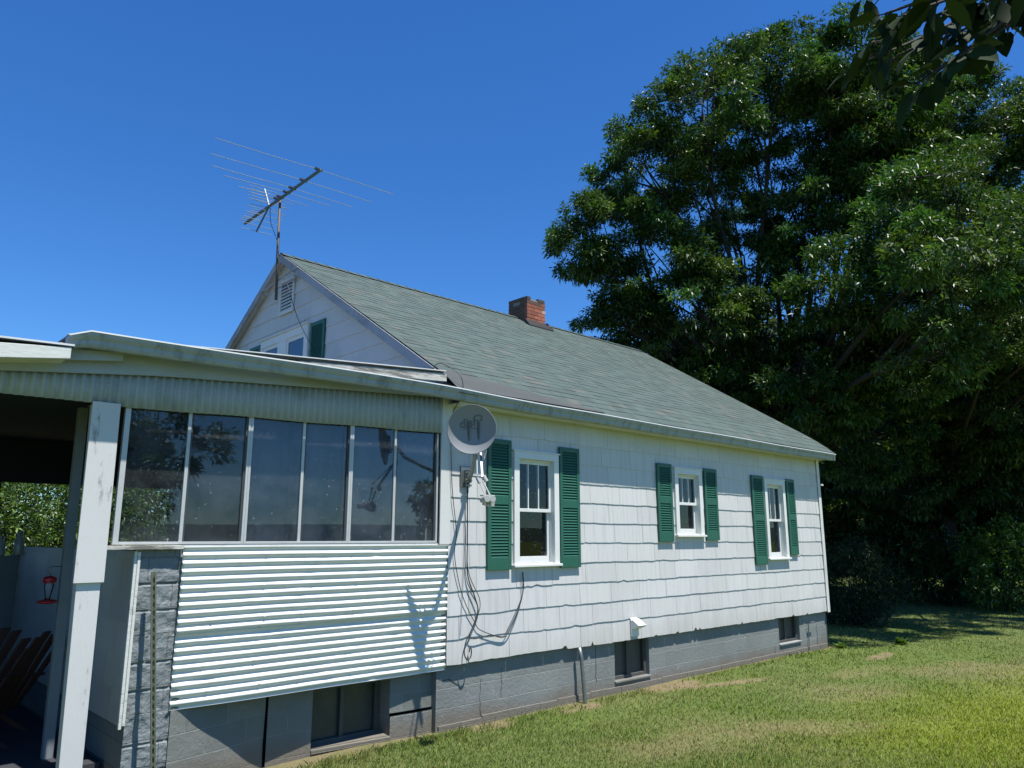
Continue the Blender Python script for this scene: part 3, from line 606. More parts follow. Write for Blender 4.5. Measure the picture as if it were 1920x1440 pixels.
# house windows
def house_window(w_):
    x0, x1, z0, z1 = w_['x0'], w_['x1'], w_['z0'], w_['z1']; tw = .085
    f = MB(); f.box(x0, x0 + tw, -.045, -.002, z0, z1 - tw); f.box(x1 - tw, x1, -.045, -.002, z0, z1 - tw); f.box(x0, x1, -.046, -.002, z1 - tw, z1); f.box(x0 - .02, x1 + .02, -.055, -.002, z1 + .0005, z1 + .018)
    f.box(x0 + tw - .02, x0 + tw, -.001, .12, z0, z1 - tw); f.box(x1 - tw, x1 - tw + .02, -.001, .12, z0, z1 - tw); f.box(x0 + tw, x1 - tw, -.001, .12, z1 - tw - .02, z1 - tw)
    fr = f.build('window', 'trim', house, bevel=.003); tag(fr, w_['lab'])
    MB().box(x0 - .02, x1 + .02, -.075, .12, z0 - .03, z0 - .001).build('sill', 'trim', fr, bevel=.004)
    ix0, ix1 = x0 + tw, x1 - tw; zm = (z0 + z1) / 2 - .03; zt = z1 - tw - .02
    up = MB(); s_ = .035; y0, y1 = .02, .05
    up.box(ix0, ix0 + s_, y0, y1, zm - .02, zt); up.box(ix1 - s_, ix1, y0, y1, zm - .02, zt); up.box(ix0 + s_, ix1 - s_, y0, y1, zt - s_, zt); up.box(ix0 + s_, ix1 - s_, y0 - .002, y1, zm - .02, zm + .02)
    wi = ix1 - ix0 - 2 * s_
    for q_ in (1, 2): up.box(ix0 + s_ + wi * q_ / 3 - .008, ix0 + s_ + wi * q_ / 3 + .008, y0 + .004, y1 - .004, zm + .02, zt - s_)
    up.build('upper_sash', 'trim', fr, bevel=.002)
    lo = MB(); y0, y1 = .055, .085; lo.box(ix0, ix0 + s_, y0, y1, z0, zm + .015); lo.box(ix1 - s_, ix1, y0, y1, z0, zm + .015); lo.box(ix0 + s_, ix1 - s_, y0, y1, zm - .02, zm + .015); lo.box(ix0 + s_, ix1 - s_, y0, y1, z0, z0 + .09)
    lo.build('lower_sash', 'trim', fr, bevel=.002)
    MB().box(ix0 + s_, ix1 - s_, .033, .037, zm + .02, zt - s_).box(ix0 + s_, ix1 - s_, .068, .072, z0 + .09, zm - .02).build('pane', 'glass', fr)
    # curtain in soft folds, or a slatted blind
    if w_['kind'] == 'curtain':
        for (a, b_) in (((ix0 - .02, ix0 + .33), (ix0 + .36, ix1 + .03)) if x0 < 7 else ((ix0 - .02, ix0 + .12), (ix0 + .30, ix1 + .03))):
            n_ = 50; rows = [[(a + (b_ - a) * i / n_, .15 + .018 * math.sin(i * .9 + math.sin(i * .37) * 2) + .006 * math.sin(z_ * 3), z_) for i in range(n_ + 1)] for z_ in np.linspace(z0 - .1, z1, 6)]
            MB().grid(rows).build('curtain', 'curtain_dark', fr, smooth=True)
    else:
        b = MB()
        for i in range(int((z1 - z0 - .1) / .028)):
            z_ = z1 - .08 - i * .028
            b.hexa([(ix0 - .01, .105, z_), (ix1 + .01, .105, z_), (ix1 + .01, .125, z_ + .018), (ix0 - .01, .125, z_ + .018), (ix0 - .01, .105, z_ + .002), (ix1 + .01, .105, z_ + .002), (ix1 + .01, .125, z_ + .02), (ix0 - .01, .125, z_ + .02)])
        b.build('blind', 'blind', fr)
for w_ in WIN: house_window(w_)
# gable: louvred vent, twin window, two shutters (all face the porch roof)
GX = HX0 - .014
v = MB(); v.box(GX - .03, GX, 3.87, 3.91, 5.38, 5.95); v.box(GX - .03, GX, 4.29, 4.33, 5.38, 5.95); v.box(GX - .03, GX, 3.91, 4.29, 5.91, 5.95); v.box(GX - .03, GX, 3.91, 4.29, 5.38, 5.42)
v = v.build('gable_vent', 'paint', house, bevel=.003); l = MB()
for i in range(9): z_ = 5.42 + i * .0545; l.hexa([(GX - .026, 3.91, z_), (GX - .004, 3.91, z_ + .045), (GX - .004, 4.29, z_ + .045), (GX - .026, 4.29, z_), (GX - .026, 3.91, z_ + .006), (GX - .004, 3.91, z_ + .051), (GX - .004, 4.29, z_ + .051), (GX - .026, 4.29, z_ + .006)])
l.build('louvres', 'paint', v)
MB().box(GX - .0035, GX - .0005, 3.91, 4.29, 5.42, 5.91).build('vent_screen', 'dark', v)
f = MB(); zt = 5.06
for (a, b_) in ((3.33, 3.42), (4.0, 4.26), (4.80, 4.88)): f.box(GX - .035, GX, a, b_, 3.4, zt - .12)
f.box(GX - .037, GX, 3.33, 4.88, zt - .12, zt); f.box(GX - .06, GX, 3.30, 4.91, zt + .0005, zt + .02)
gw = f.build('window', 'trim', house, bevel=.003); tag(gw, 'twin window high in the gable above the porch roof')
f = MB()
for (a, b_) in ((3.42, 4.0), (4.26, 4.80)): f.box(GX - .02, GX - .001, a, a + .05, 3.4, zt - .12); f.box(GX - .02, GX - .001, b_ - .05, b_, 3.4, zt - .12); f.box(GX - .02, GX - .001, a + .05, b_ - .05, zt - .18, zt - .12)
f.build('sash', 'trim', gw)
MB().box(GX - .008, GX - .0015, 3.47, 3.95, 3.4, zt - .18).box(GX - .008, GX - .0015, 4.31, 4.75, 3.4, zt - .18).build('pane', simple('blue_reflecting_pane', (.035, .07, .11), .06, bmp=0, spec=.9), gw)
shutter(house, 2.86, 3.27, 3.55, 5.04, 4.3, yb=-.0, axis='x', X=GX); shutter(house, 4.92, 5.32, 3.55, 5.03, 4.3, yb=-.0, axis='x', X=GX)
# dryer vent hood
mb = MB(); mb.hexa([(8.37, -.045, .66), (8.52, -.045, .66), (8.52, -.018, .66), (8.37, -.018, .66), (8.37, -.045, .86), (8.52, -.045, .86), (8.52, -.018, .90), (8.37, -.018, .90)])
mb.hexa([(8.37, -.15, .79), (8.53, -.15, .79), (8.53, -.046, .75), (8.37, -.046, .75), (8.37, -.16, .81), (8.53, -.16, .81), (8.53, -.046, .885), (8.37, -.046, .885)])
mb.build('dryer_vent', 'trim', house, bevel=.004)
tag(MB().tube([(7.33, -.035, .62), (7.345, -.05, .5), (7.36, -.085, .0), (7.36, -.085, -.1)], .024, 12).build('drain_pipe', 'galv', house, smooth=True), None)
MB().tube([(13.45, -.03, .47), (13.62, -.03, .47)], .014, 8).tube([(13.47, .01, .46), (13.44, .01, .0)], .009, 6).build('vent_pipe', 'galv', house)

def PW(x, y, z): return ((x - 1.726) / 1.0153 + 1.7, (y + .0005) / 1.0153 - .1, (z + .03) / 1.0153)   # place of a point of the porch in its own frame
# ------------------------------------------------------------------ enclosed porch on the near gable
porch = thing('porch', (1.7, -.1, 0), 'lean-to porch with a row of dark windows and corrugated metal panels', 'porch')
def corr_h(x0, x1, z0, z1, y, pitch=.0665, amp=.0095, seed=0, skew=0):     # ridges run along x
    n_ = int((z1 - z0) / pitch * 14); nx_ = 90; dents = [(random.uniform(x0, x1), random.uniform(z0, z1), random.uniform(.02, .05), random.uniform(-.008, .007)) for _ in range(22)]
    P = []
    for i in range(n_ + 1):
        row = []
        for j in range(nx_ + 1):
            x = x0 + (x1 - x0) * j / nx_; s_ = i / n_; z = z0 + (z1 - z0) * s_ + .010 * mnoise.noise(Vector((x * .8, seed, 0))) * (1 if s_ < .3 else .4)
            h = amp * math.cos(2 * math.pi * (z1 - (z0 + (z1 - z0) * s_)) / pitch)
            for dx_, dz_, r_, a_ in dents:
                q_ = ((x - dx_) / (r_ * 1.6)) ** 2 + ((z - dz_) / r_) ** 2
                if q_ < 6: h += a_ * math.exp(-q_)
            h += .006 * mnoise.noise(Vector((x * 1.1, z * 2, seed + 5))) ; row.append((x + (skew * (z1 - z)), y - h, z))
        P.append(row)
    mb = MB().grid(P)
    for zz in (.14, .5, .86):
        for q_ in range(6):
            x = x0 + (x1 - x0) * (q_ + .5 + random.uniform(-.12, .12)) / 6; zc = z1 - round((z1 - (z0 + (z1 - z0) * zz)) / pitch) * pitch; mb.tube([(x, y - amp + .002, zc), (x, y - amp - .004, zc)], .007, 6)
    return mb
M['corr'] = simple('white_corrugated_metal', (.66, .675, .63), .42, (.30, .28, .22), .45, 7, .58, .75, .06, 40, (.5, 1, 1), spec=.4)
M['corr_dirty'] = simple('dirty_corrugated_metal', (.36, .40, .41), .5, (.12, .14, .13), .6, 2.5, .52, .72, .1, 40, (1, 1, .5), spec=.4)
lo = corr_h(2.405, 5.178, .605, 1.25, -.088, seed=2).build('corrugated_panel', 'corr', porch, smooth=True, solid=.0015); tag(lo, 'lower white corrugated metal panel')
up = corr_h(2.405, 5.180, 1.185, 1.875, -.108, seed=1).build('corrugated_panel', 'corr', porch, smooth=True, solid=.0015); tag(up, 'upper white corrugated metal panel lapping over the lower one')
# upright corrugated strip above the windows
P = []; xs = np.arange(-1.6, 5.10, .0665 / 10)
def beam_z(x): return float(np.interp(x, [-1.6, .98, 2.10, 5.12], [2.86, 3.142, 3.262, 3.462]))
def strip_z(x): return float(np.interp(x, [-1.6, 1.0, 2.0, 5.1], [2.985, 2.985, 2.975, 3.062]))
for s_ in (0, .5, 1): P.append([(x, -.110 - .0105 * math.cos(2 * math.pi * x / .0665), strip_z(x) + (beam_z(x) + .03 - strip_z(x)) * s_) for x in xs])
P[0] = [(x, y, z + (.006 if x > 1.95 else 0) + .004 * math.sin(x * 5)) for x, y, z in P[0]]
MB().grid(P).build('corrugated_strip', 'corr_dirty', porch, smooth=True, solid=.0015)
# beam and fascias
def plank(x0, x1, y0, y1, zb, zt, n_=10):
    mb = MB()
    for i in range(n_):
        a = x0 + (x1 - x0) * i / n_; b_ = x0 + (x1 - x0) * (i + 1) / n_
        mb.add([(a, y0, zb(a)), (b_, y0, zb(b_)), (b_, y0, zt(b_)), (a, y0, zt(a)), (a, y1, zb(a)), (b_, y1, zb(b_)), (b_, y1, zt(b_)), (a, y1, zt(a))], [(0, 1, 2, 3), (4, 5, 1, 0), (3, 2, 6, 7), (7, 6, 5, 4)])
    mb.add([(x0, y0, zb(x0)), (x0, y0, zt(x0)), (x0, y1, zt(x0)), (x0, y1, zb(x0))], [(0, 1, 2, 3)]); mb.add([(x1, y0, zb(x1)), (x1, y0, zt(x1)), (x1, y1, zt(x1)), (x1, y1, zb(x1))], [(3, 2, 1, 0)])
    return mb
ztop = lambda x: float(np.interp(x, [-1.6, 1.4, 1.5, 5.12], [3.28, 3.38, 3.47, 3.545]))
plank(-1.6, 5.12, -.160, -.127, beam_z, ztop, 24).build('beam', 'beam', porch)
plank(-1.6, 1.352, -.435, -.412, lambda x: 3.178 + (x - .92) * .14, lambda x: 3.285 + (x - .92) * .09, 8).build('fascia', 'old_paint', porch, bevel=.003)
plank(1.36, 1.76, -.25, -.228, lambda x: 3.206 + (x - .95) * .14, lambda x: 3.315 + (x - .95) * .09, 3).build('fascia', 'beam', porch, bevel=.003)  # shaded end of the same fascia, its shade deepened by a darker colour
plank(-1.6, 1.352, -.412, -.15, lambda x: 3.190 + (x - .92) * .14, lambda x: 3.210 + (x - .92) * .14, 8).build('soffit', 'paint', porch)
plank(PW(3.3, 0, 0)[0], PW(5.05, 0, 0)[0], PW(0, -.197, 0)[1], PW(0, -.17, 0)[1], lambda x: PW(0, 0, 3.50)[2] + (x - 3.27) * .072, lambda x: PW(0, 0, 3.583)[2] + (x - 3.27) * .074, 6).build('roof_edge_board', 'bare_wood', porch, bevel=.004)
mb = MB(); mb.hexa([PW(1.37, -.203, 3.452), PW(5.03, -.165, 3.715), PW(5.235, 4.4, 3.80), PW(1.37, 4.4, 3.50), PW(1.37, -.203, 3.468), PW(5.03, -.165, 3.735), PW(5.235, 4.4, 3.82), PW(1.37, 4.4, 3.515)])
mb.hexa([(-1.6, -.438, 3.215), (1.37, -.438, 3.328), (1.44, 4.35, 3.36), (-1.6, 4.35, 3.245), (-1.6, -.438, 3.228), (1.37, -.438, 3.341), (1.44, 4.35, 3.373), (-1.6, 4.35, 3.258)])
mb.hexa([PW(5.02, -.165, 3.52), PW(5.235, -.165, 3.52), PW(5.235, -.02, 3.53), PW(5.02, -.02, 3.53), PW(5.02, -.165, 3.54), PW(5.235, -.165, 3.54), PW(5.235, -.02, 3.55), PW(5.02, -.02, 3.55)])
mb.build('roof', 'porchroof', porch)
MB().hexa([PW(1.37, -.21, 3.470), PW(5.03, -.212, 3.735), PW(5.03, -.15, 3.737), PW(1.37, -.15, 3.470), PW(1.37, -.21, 3.478), PW(5.03, -.212, 3.745), PW(5.03, -.15, 3.747), PW(1.37, -.15, 3.478)]).hexa([(-1.6, -.442, 3.223), (1.37, -.442, 3.334), (1.37, -.42, 3.334), (-1.6, -.42, 3.223), (-1.6, -.442, 3.235), (1.37, -.442, 3.348), (1.37, -.42, 3.348), (-1.6, -.42, 3.235)]).build('roof_edge', 'metalroof', porch)
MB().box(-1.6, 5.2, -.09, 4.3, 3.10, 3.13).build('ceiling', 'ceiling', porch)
# windows: three sliding units of two panes
XS = [1.885, 2.385, 2.92, 3.45, 3.965, 4.49, 5.045]; ZW0, ZW1 = 1.895, 3.06
for u in range(3):
    a, m_, b_ = XS[2 * u], XS[2 * u + 1], XS[2 * u + 2]; fw = .022
    f = MB(); f.box(a + (.0 if u else -.02), a + fw, -.088, -.045, ZW0, ZW1); f.box(b_ - fw, b_ - .001, -.088, -.045, ZW0, ZW1); f.box(a + fw, b_ - fw, -.088, -.045, ZW0, ZW0 + .022); f.box(m_ - .014, m_ + .014, -.078, -.05, ZW0 + .022, ZW1)
    o = f.build('window', 'alu', porch, bevel=.002); tag(o, ('porch window unit nearest the post', 'middle porch window unit', 'porch window unit beside the house wall')[u])
    MB().box(m_ + .014, m_ + .030, -.07, -.048, ZW0 + .022, ZW1).box(b_ - fw - .018, b_ - fw - .0005, -.072, -.048, ZW0 + .022, ZW1).build('gasket', 'darkalu', o)
    MB().box(a + fw, m_ - .014, -.066, -.062, ZW0 + .022, ZW1).box(m_ + .030, b_ - fw - .018, -.058, -.054, ZW0 + .022, ZW1).build('pane', 'sunglass', o)
n_ = 60
for (a, b_, y) in ((2.96, 3.98, .10), (4.0, 5.12, .12)):
    rows = [[(a + (b_ - a) * i / n_, y + .025 * math.sin(i * .55 + math.sin(i * .21) * 2), z_) for i in range(n_ + 1)] for z_ in (1.6, 2.2, 3.09)]
    MB().grid(rows).build('curtain', 'curtain', porch, smooth=True)
MB().box(1.78, 2.40, -.125, -.03, 1.855, 1.888).build('sill', 'bare_wood', porch, bevel=.004)
MB().box(2.405, 5.06, -.085, -.03, 1.86, 1.892).build('inner_sill', 'paint', porch)
MB().box(5.060, 5.20, -.115, -.095, 1.88, 3.46).build('corner_board', 'paint', porch, bevel=.003)
# block wall: pier, sagging section with a wide crack, basement window
def yA(x, z): return -.083 + .225 * max(0.0, (x - 2.45) / .88) + .012 * mnoise.noise(Vector((x * 3, z * 3, 4)))
mb = MB(); n_ = 30
P = [[(x, float(yA(x, z)), z) for x in np.linspace(2.42, 3.33, n_)] for z in np.linspace(-.5, .75, 14)]; mb.grid(P)
mb.build('block_wall', 'oldblock', porch)
def yBf(x, z): return .125 * max(0.0, (4.85 - x) / 1.5) - (.012 if z < .24 and x > 4.57 else 0)
mb = MB(); hw = (3.77, 4.58, .055, .57)
xs_ = [3.35, 3.55, hw[0], 4.0, 4.3, hw[1], 4.85, 5.08]; zs_ = [-.4, hw[2], .225, .2501, hw[3], .75]
for i in range(len(xs_) - 1):
    for j in range(len(zs_) - 1):
        cx = (xs_[i] + xs_[i + 1]) / 2; cz = (zs_[j] + zs_[j + 1]) / 2
        if hw[0] < cx < hw[1] and hw[2] < cz < hw[3]: continue
        if cx > 4.58 and .225 < cz < .2502: continue
        mb.add([(xs_[i], yBf(xs_[i], cz), zs_[j]), (xs_[i + 1], yBf(xs_[i + 1], cz), zs_[j]), (xs_[i + 1], yBf(xs_[i + 1], cz), zs_[j + 1]), (xs_[i], yBf(xs_[i], cz), zs_[j + 1])], [(0, 1, 2, 3)])
a, b_, c_, d = hw
for x_, o_ in ((a, 0), (b_, 1)):
    mb.add([(x_, yBf(x_, .3), c_), (x_, .28, c_), (x_, .28, d), (x_, yBf(x_, .3), d)], [(3, 2, 1, 0) if o_ else (0, 1, 2, 3)])
mb.build('block_wall', 'oldblock', porch)
mb = MB(); mb.add([(3.25, .30, -.4), (5.2, .26, -.4), (5.2, .26, .8), (3.25, .30, .8)], [(0, 1, 2, 3)])
mb.add([(5.08, .0, -.3), (5.08, .26, -.3), (5.08, .26, .7), (5.08, .0, .7)], [(0, 1, 2, 3)]); mb.build('wall_core', 'dark', porch)
f = MB(); f.box(a, a + .05, .19, .23, c_, d); f.box(b_ - .06, b_, .19, .23, c_, d); f.box(a + .05, b_ - .06, .19, .23, d - .04, d + .1); f.box(a + .05, b_ - .06, .19, .23, c_, c_ + .03); f.box(4.13, 4.17, .20, .225, c_ + .03, d - .04)
bw = f.build('basement_window', 'fndark', porch, bevel=.003)
MB().box(a + .05, b_ - .06, .24, .25, c_, d + .1).build('pane', simple('grimy_basement_pane', (.055, .06, .052), .25, (.09, .09, .075), .8, 5, .4, .7, 0), bw)
MB().hexa([(a, .075, c_ - .05), (b_, -.01, c_ - .05), (b_, .28, c_ - .04), (a, .28, c_ - .04), (a, .075, c_ - .01), (b_, -.01, c_ - .01), (b_, .28, c_ + .02), (a, .28, c_ + .02)]).build('sill', 'oldblock', bw, bevel=.005)
# rough pier with displaced face
mb = MB(); nx_, nz_ = 26, 150
def pier_y(x, z):
    r_ = .012 * mnoise.fractal(Vector((x * 9, z * 9, 1)), 1, 2, 4); cz = abs(((z + .02) % .2) - .1); row = int((z + .02) // .2); cxv = abs(((x + (.2 if row % 2 else 0)) % .4) - .2)
    g_ = -.010 if cz > .094 else 0; g2 = -.010 if cxv > .193 else 0
    return -.072 - r_ + .0 - min(g_, g2)
mb.grid([[(x, pier_y(x, z), z) for x in np.linspace(2.085, 2.425, nx_)] for z in np.linspace(-.5, 1.852, nz_)])
mb.add([(2.085, -.072, -.5), (2.085, 4.1, -.5), (2.085, 4.1, 1.85), (2.085, -.072, 1.85)], [(3, 2, 1, 0)]); mb.add([(2.425, -.072, .5), (2.425, .15, .5), (2.425, .15, 1.85), (2.425, -.072, 1.85)], [(0, 1, 2, 3)])
mb.build('block_pier', 'rblock', porch)
MB().box(2.43, 5.2, .0, .02, .60, 1.86).build('knee_wall', 'inner', porch)
# shingled side panel facing the porch steps
mb = MB(); z = .54; k = 0
while z < 1.84:
    z1 = min(z + .255, 1.845); y = -.05
    off = .2 if k % 2 else .0; ys = [-.05, .25 + off, .86 + off, 1.47 + off, 2.08 + off, 2.7 + off, 3.3 + off, 4.05]
    for i in range(len(ys) - 1):
        ya, yb_ = ys[i] + .002, min(ys[i + 1], 4.05) - .002
        if yb_ <= ya: continue
        g_ = random.uniform(.9, 1.05); mb.cur = (g_, g_, g_)
        mb.add([(2.052, ya, z), (2.052, yb_, z), (2.064, yb_, z1), (2.064, ya, z1), (2.075, ya, z), (2.075, yb_, z)], [(3, 2, 1, 0), (0, 1, 5, 4)])
    z += .25; k += 1
mb.build('side_panel', 'siding', porch)
MB().box(2.040, 2.062, -.085, -.052, .52, 1.845).box(2.0625, 2.084, -.095, -.073, .545, 1.84).build('corner_board', 'old_paint', porch, bevel=.003)
# posts
def board(x0t, x1t, x0b, x1b, y0, y1, zb, zt): return MB().hexa([(x0b, y0, zb), (x1b, y0, zb), (x1b, y1, zb), (x0b, y1, zb), (x0t, y0, zt), (x1t, y0, zt), (x1t, y1, zt), (x0t, y1, zt)])
post = board(1.62, 1.80, 1.665, 1.815, -.112, -.02, -.2, 2.98).build('post', 'post_paint', porch, bevel=.004)
board(1.608, 1.812, 1.612, 1.822, -.134, -.1135, 1.615, 2.995).build('upper_board', 'post_paint', post, bevel=.003)
board(PW(1.74,0,0)[0], PW(1.815,0,0)[0], PW(1.765,0,0)[0], PW(1.845,0,0)[0], .69, .76, -.2, 3.06).build('prop_post', 'inner', porch, bevel=.004)
board(PW(1.81,0,0)[0], PW(1.88,0,0)[0], PW(1.90,0,0)[0], PW(1.96,0,0)[0], .70, .74, 2.45, 3.09).build('brace', 'inner', porch, bevel=.003)
# porch room
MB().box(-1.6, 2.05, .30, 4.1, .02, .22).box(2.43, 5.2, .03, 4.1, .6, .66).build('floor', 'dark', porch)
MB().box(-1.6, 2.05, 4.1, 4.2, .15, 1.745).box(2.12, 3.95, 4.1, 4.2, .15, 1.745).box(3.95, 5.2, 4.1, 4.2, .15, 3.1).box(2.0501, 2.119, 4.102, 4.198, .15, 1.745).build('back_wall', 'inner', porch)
MB().box(-1.6, 3.949, 4.1, 4.2, 2.60, 3.099).box(-1.65, -1.6, -.05, 4.1, .0, 3.09).box(1.60, 1.78, 4.08, 4.2, 1.746, 2.6).build('header_and_blocker', 'ceiling', porch)  # second box: unseen left end wall added to keep the porch dark
porch.location = (1.726, -.0005, -.030); porch.scale = (1.0153,) * 3
# ------------------------------------------------------------------ antenna
ant = thing('tv_antenna', (5.06, 4.15, 6.3), 'long rooftop television antenna on a thin mast at the roof peak', 'antenna')
MB().tube([(5.03, 4.05, 5.55), (5.04, 4.12, 6.3), (5.055, 4.19, 7.30)], [.021, .021, .019], 10).build('mast', 'mast', ant, smooth=True)
MB().bar((5.10, 3.55, 5.97), (5.03, 4.75, 5.78), .012, .022).bar((5.22, 3.6, 5.90), (5.08, 4.5, 5.74), .012, .018).build('wall_bracket', 'rake', ant)
def BP(y, z=None): return Vector((5.02 - .05 * (y - 4.14) * -.03 - .0, y, 7.245 + .012 * (4.14 - y)))
MB().bar(BP(2.83), BP(5.42), .034, .034).build('boom', 'boom', ant, bevel=.002)
EL = [(2.90, 1.37, -1.0, .045), (3.40, 1.28, .0, .0), (3.70, 1.13, 0, 0), (3.93, .86, 0, 0), (4.10, .58, 0, 0), (4.28, .36, 0, 0), (4.45, .28, 0, 0)]
el0 = [(2.90, 3.527 - 5.02, 6.265 - 5.02), (3.36, 3.642 - 5.02, 6.178 - 5.02), (3.71, 3.798 - 5.02, 6.038 - 5.02), (3.90, 4.065 - 5.02, 5.753 - 5.02), (4.12, 4.366 - 5.02, 5.495 - 5.02), (4.22, 4.61 - 5.02, 5.29 - 5.02), (4.42, -.34, .30), (4.62, -.26, .24)]
ins = MB()
for i, (y, l0, l1) in enumerate(el0):
    p = BP(y); dl = .10 if i == 0 else .05
    MB().tube([p + Vector((l0, .12 * (-l0) / 1.4 + random.uniform(-.01, .01), .012)), p + Vector((l0 * .5, .05 * (-l0), .022)), p + Vector((-.03, 0, .028)), p + Vector((.03, 0, .028)), p + Vector((l1 * .5, -.04 * l1, .02)), p + Vector((l1, -.09 * l1, .004))], .0048, 6).build('element', 'antenna', ant)
    if i < 6: MB().box(p.x - .06, p.x + .06, p.y - .018, p.y + .018, p.z + .018, p.z + .045).build('insulator', 'cable', ant)

for i in range(7):
    p = BP(4.80 + i * .09); MB().tube([p + Vector((-.13, 0, .022)), p + Vector((.13, 0, .022))], .0055, 6).build('element', 'antenna', ant)
c0 = BP(4.50)                                # corner reflector: two swept arms with short rods
for (tip, k) in ((Vector((5.02, 4.72, 7.62)), 0), (Vector((5.02, 4.92, 6.93)), 1)):
    MB().bar(c0, tip, .026, .018, (1, 0, 0)).build('reflector_arm', 'boom' if k else 'antenna', ant)
    for i in range(5):
        p = c0.lerp(tip, .16 + i * .205); L = .33 - .02 * i
        MB().tube([p + Vector((-L, .02, 0)), p + Vector((L, -.02, 0))], .0045, 6).build('element', 'antenna', ant)
def cable(name, pts, r, mat, label, n_=10, cat='cable'):
    P = [Vector(p) for p in pts]; out = []
    for i in range(len(P) - 1):
        p0, p1, p2, p3 = P[max(i - 1, 0)], P[i], P[i + 1], P[min(i + 2, len(P) - 1)]
        for j in range(n_):
            t_ = j / n_; out.append(.5 * ((2 * p1) + (-p0 + p2) * t_ + (2 * p0 - 5 * p1 + 4 * p2 - p3) * t_ ** 2 + (-p0 + 3 * p1 - 3 * p2 + p3) * t_ ** 3))
    out.append(P[-1]); return tag(MB().tube(out, r, 6).build(name, mat, None, smooth=True), label, cat)
cable('antenna_wire', [(5.02, 4.45, 7.2), (5.0, 4.35, 6.9), (5.03, 4.12, 6.5), (5.02, 4.0, 6.1), (5.10, 3.9, 5.85), (5.15, 3.4, 5.0), (5.18, 2.4, 4.1), (5.12, 1.0, 3.90), (5.1, .1, 3.83)], .005, 'cable', 'thin black wire running from the rooftop antenna down across the gable')
cable('downlead_cable', [(5.10, .12, 3.84), (5.08, -.05, 3.86), (5.17, -.26, 3.72), (5.20, -.30, 3.56), (5.215, -.22, 3.44), (5.24, -.08, 3.3), (5.25, -.04, 3.0), (5.28, -.035, 2.5), (5.35, -.035, 2.0), (5.33, -.035, 1.75), (5.44, -.035, 1.35), (5.62, -.035, 1.05), (5.72, -.035, .95), (6.02, -.035, .86), (6.12, -.035, .93), (6.35, -.04, 1.30), (6.36, -.04, 1.555)], .0045, 'cable', 'thin black cable from the roof edge down the wall to the first window sill')

# ------------------------------------------------------------------ satellite dish
dish = thing('satellite_dish', (5.48, -.02, 2.62), 'round grey satellite dish on a bent arm fixed to the wall beside the first window', 'satellite dish')
MB().box(5.405, 5.54, -.035, -.024, 2.50, 2.74).build('mount_plate', 'galv', dish, bevel=.003)
MB().bar((5.455, -.03, 2.62), (5.455, -.11, 2.62), .012, .14).bar((5.495, -.03, 2.62), (5.495, -.11, 2.62), .012, .14).bar((5.44, -.09, 2.52), (5.51, -.09, 2.52), .02, .02).tube([(5.43, -.085, 2.58), (5.52, -.085, 2.58)], .012, 8).tube([(5.43, -.085, 2.66), (5.52, -.085, 2.66)], .012, 8).build('clamp', 'galv', dish)
DC = Vector((4.961, -.74, 3.033)); DN = Vector((-.72, -.68, -.12)).normalized(); DU = (Vector((0, 0, 1)) - DN * DN.z).normalized(); DR = DU.cross(DN)   # DR: to the dish's own side
DR = DN.cross(DU) * -1
MB().tube([(5.475, -.07, 2.55), (5.46, -.14, 2.62), (5.27, -.42, 2.76), (5.14, -.60, 2.87), (5.10, -.64, 2.95), DC - DN * .09], .021, 12).build('arm', 'galv', dish, smooth=True)
RD = .245; rings = 16; seg = 64
def dpt(r, a, off=0): return DC + (DR * math.cos(a) * r + DU * math.sin(a) * r * 1.0) + DN * (.060 * (r / RD) ** 2 - .03 + off)
mb = MB(); vs = [dpt(0, 0)]
for i in range(1, rings + 1): vs += [dpt(RD * i / rings, 2 * math.pi * j / seg) for j in range(seg)]
vs += [dpt(RD + .008, 2 * math.pi * j / seg, .002) for j in range(seg)] + [dpt(RD + .009, 2 * math.pi * j / seg, -.012) for j in range(seg)]
fs = [(0, 1 + j, 1 + (j + 1) % seg) for j in range(seg)] + [(1 + (i - 1) * seg + j, 1 + i * seg + j, 1 + i * seg + (j + 1) % seg, 1 + (i - 1) * seg + (j + 1) % seg) for i in range(1, rings + 2) for j in range(seg)]
refl = mb.add(vs, fs).build('reflector', 'dish', dish, smooth=True, solid=.0025)
MB().box(-.05, .05, -.05, .05, -.05, .05)  # (bracket shape reused below)
bk = MB(); 
for s_ in (-1, 1): bk.bar(DC - DN * .03 + DR * .05 * s_ + DU * .08, DC - DN * .03 + DR * .05 * s_ - DU * .12, .01, .06)
bk.bar(DC - DN * .04 - DU * .12, DC - DN * .10 - DU * .02, .10, .012); bk.build('back_bracket', 'galv', dish)
# lettering and swoosh lying on the reflector
cu = bpy.data.curves.new('t', 'FONT'); cu.body = 'dish'; cu.size = .125; cu.align_x = 'CENTER'; cu.align_y = 'CENTER'; cu.shear = .15; cu.offset = .003
to = bpy.data.objects.new('t', cu); C.objects.link(to); bpy.context.view_layer.update()
me_ = to.to_mesh(); tv = [tuple(v_.co) for v_ in me_.vertices]; tf = [tuple(p.vertices) for p in me_.polygons]; to.to_mesh_clear(); bpy.data.objects.remove(to)
def on_dish(u, v_):
    ca, sa = math.cos(R(8)), math.sin(R(8)); u, v_ = u * ca - v_ * sa, u * sa + v_ * ca; u += -.035; v_ += .065
    r_ = math.hypot(u, v_); return DC - DR * u * DSG + DU * v_ + DN * (.060 * (r_ / RD) ** 2 - .03 + .0035)
DSG = 1 if (-DR).dot(Vector(CR)) > 0 else -1
lg = MB(); lg.add([on_dish(x, y) for x, y, z_ in tv], tf)
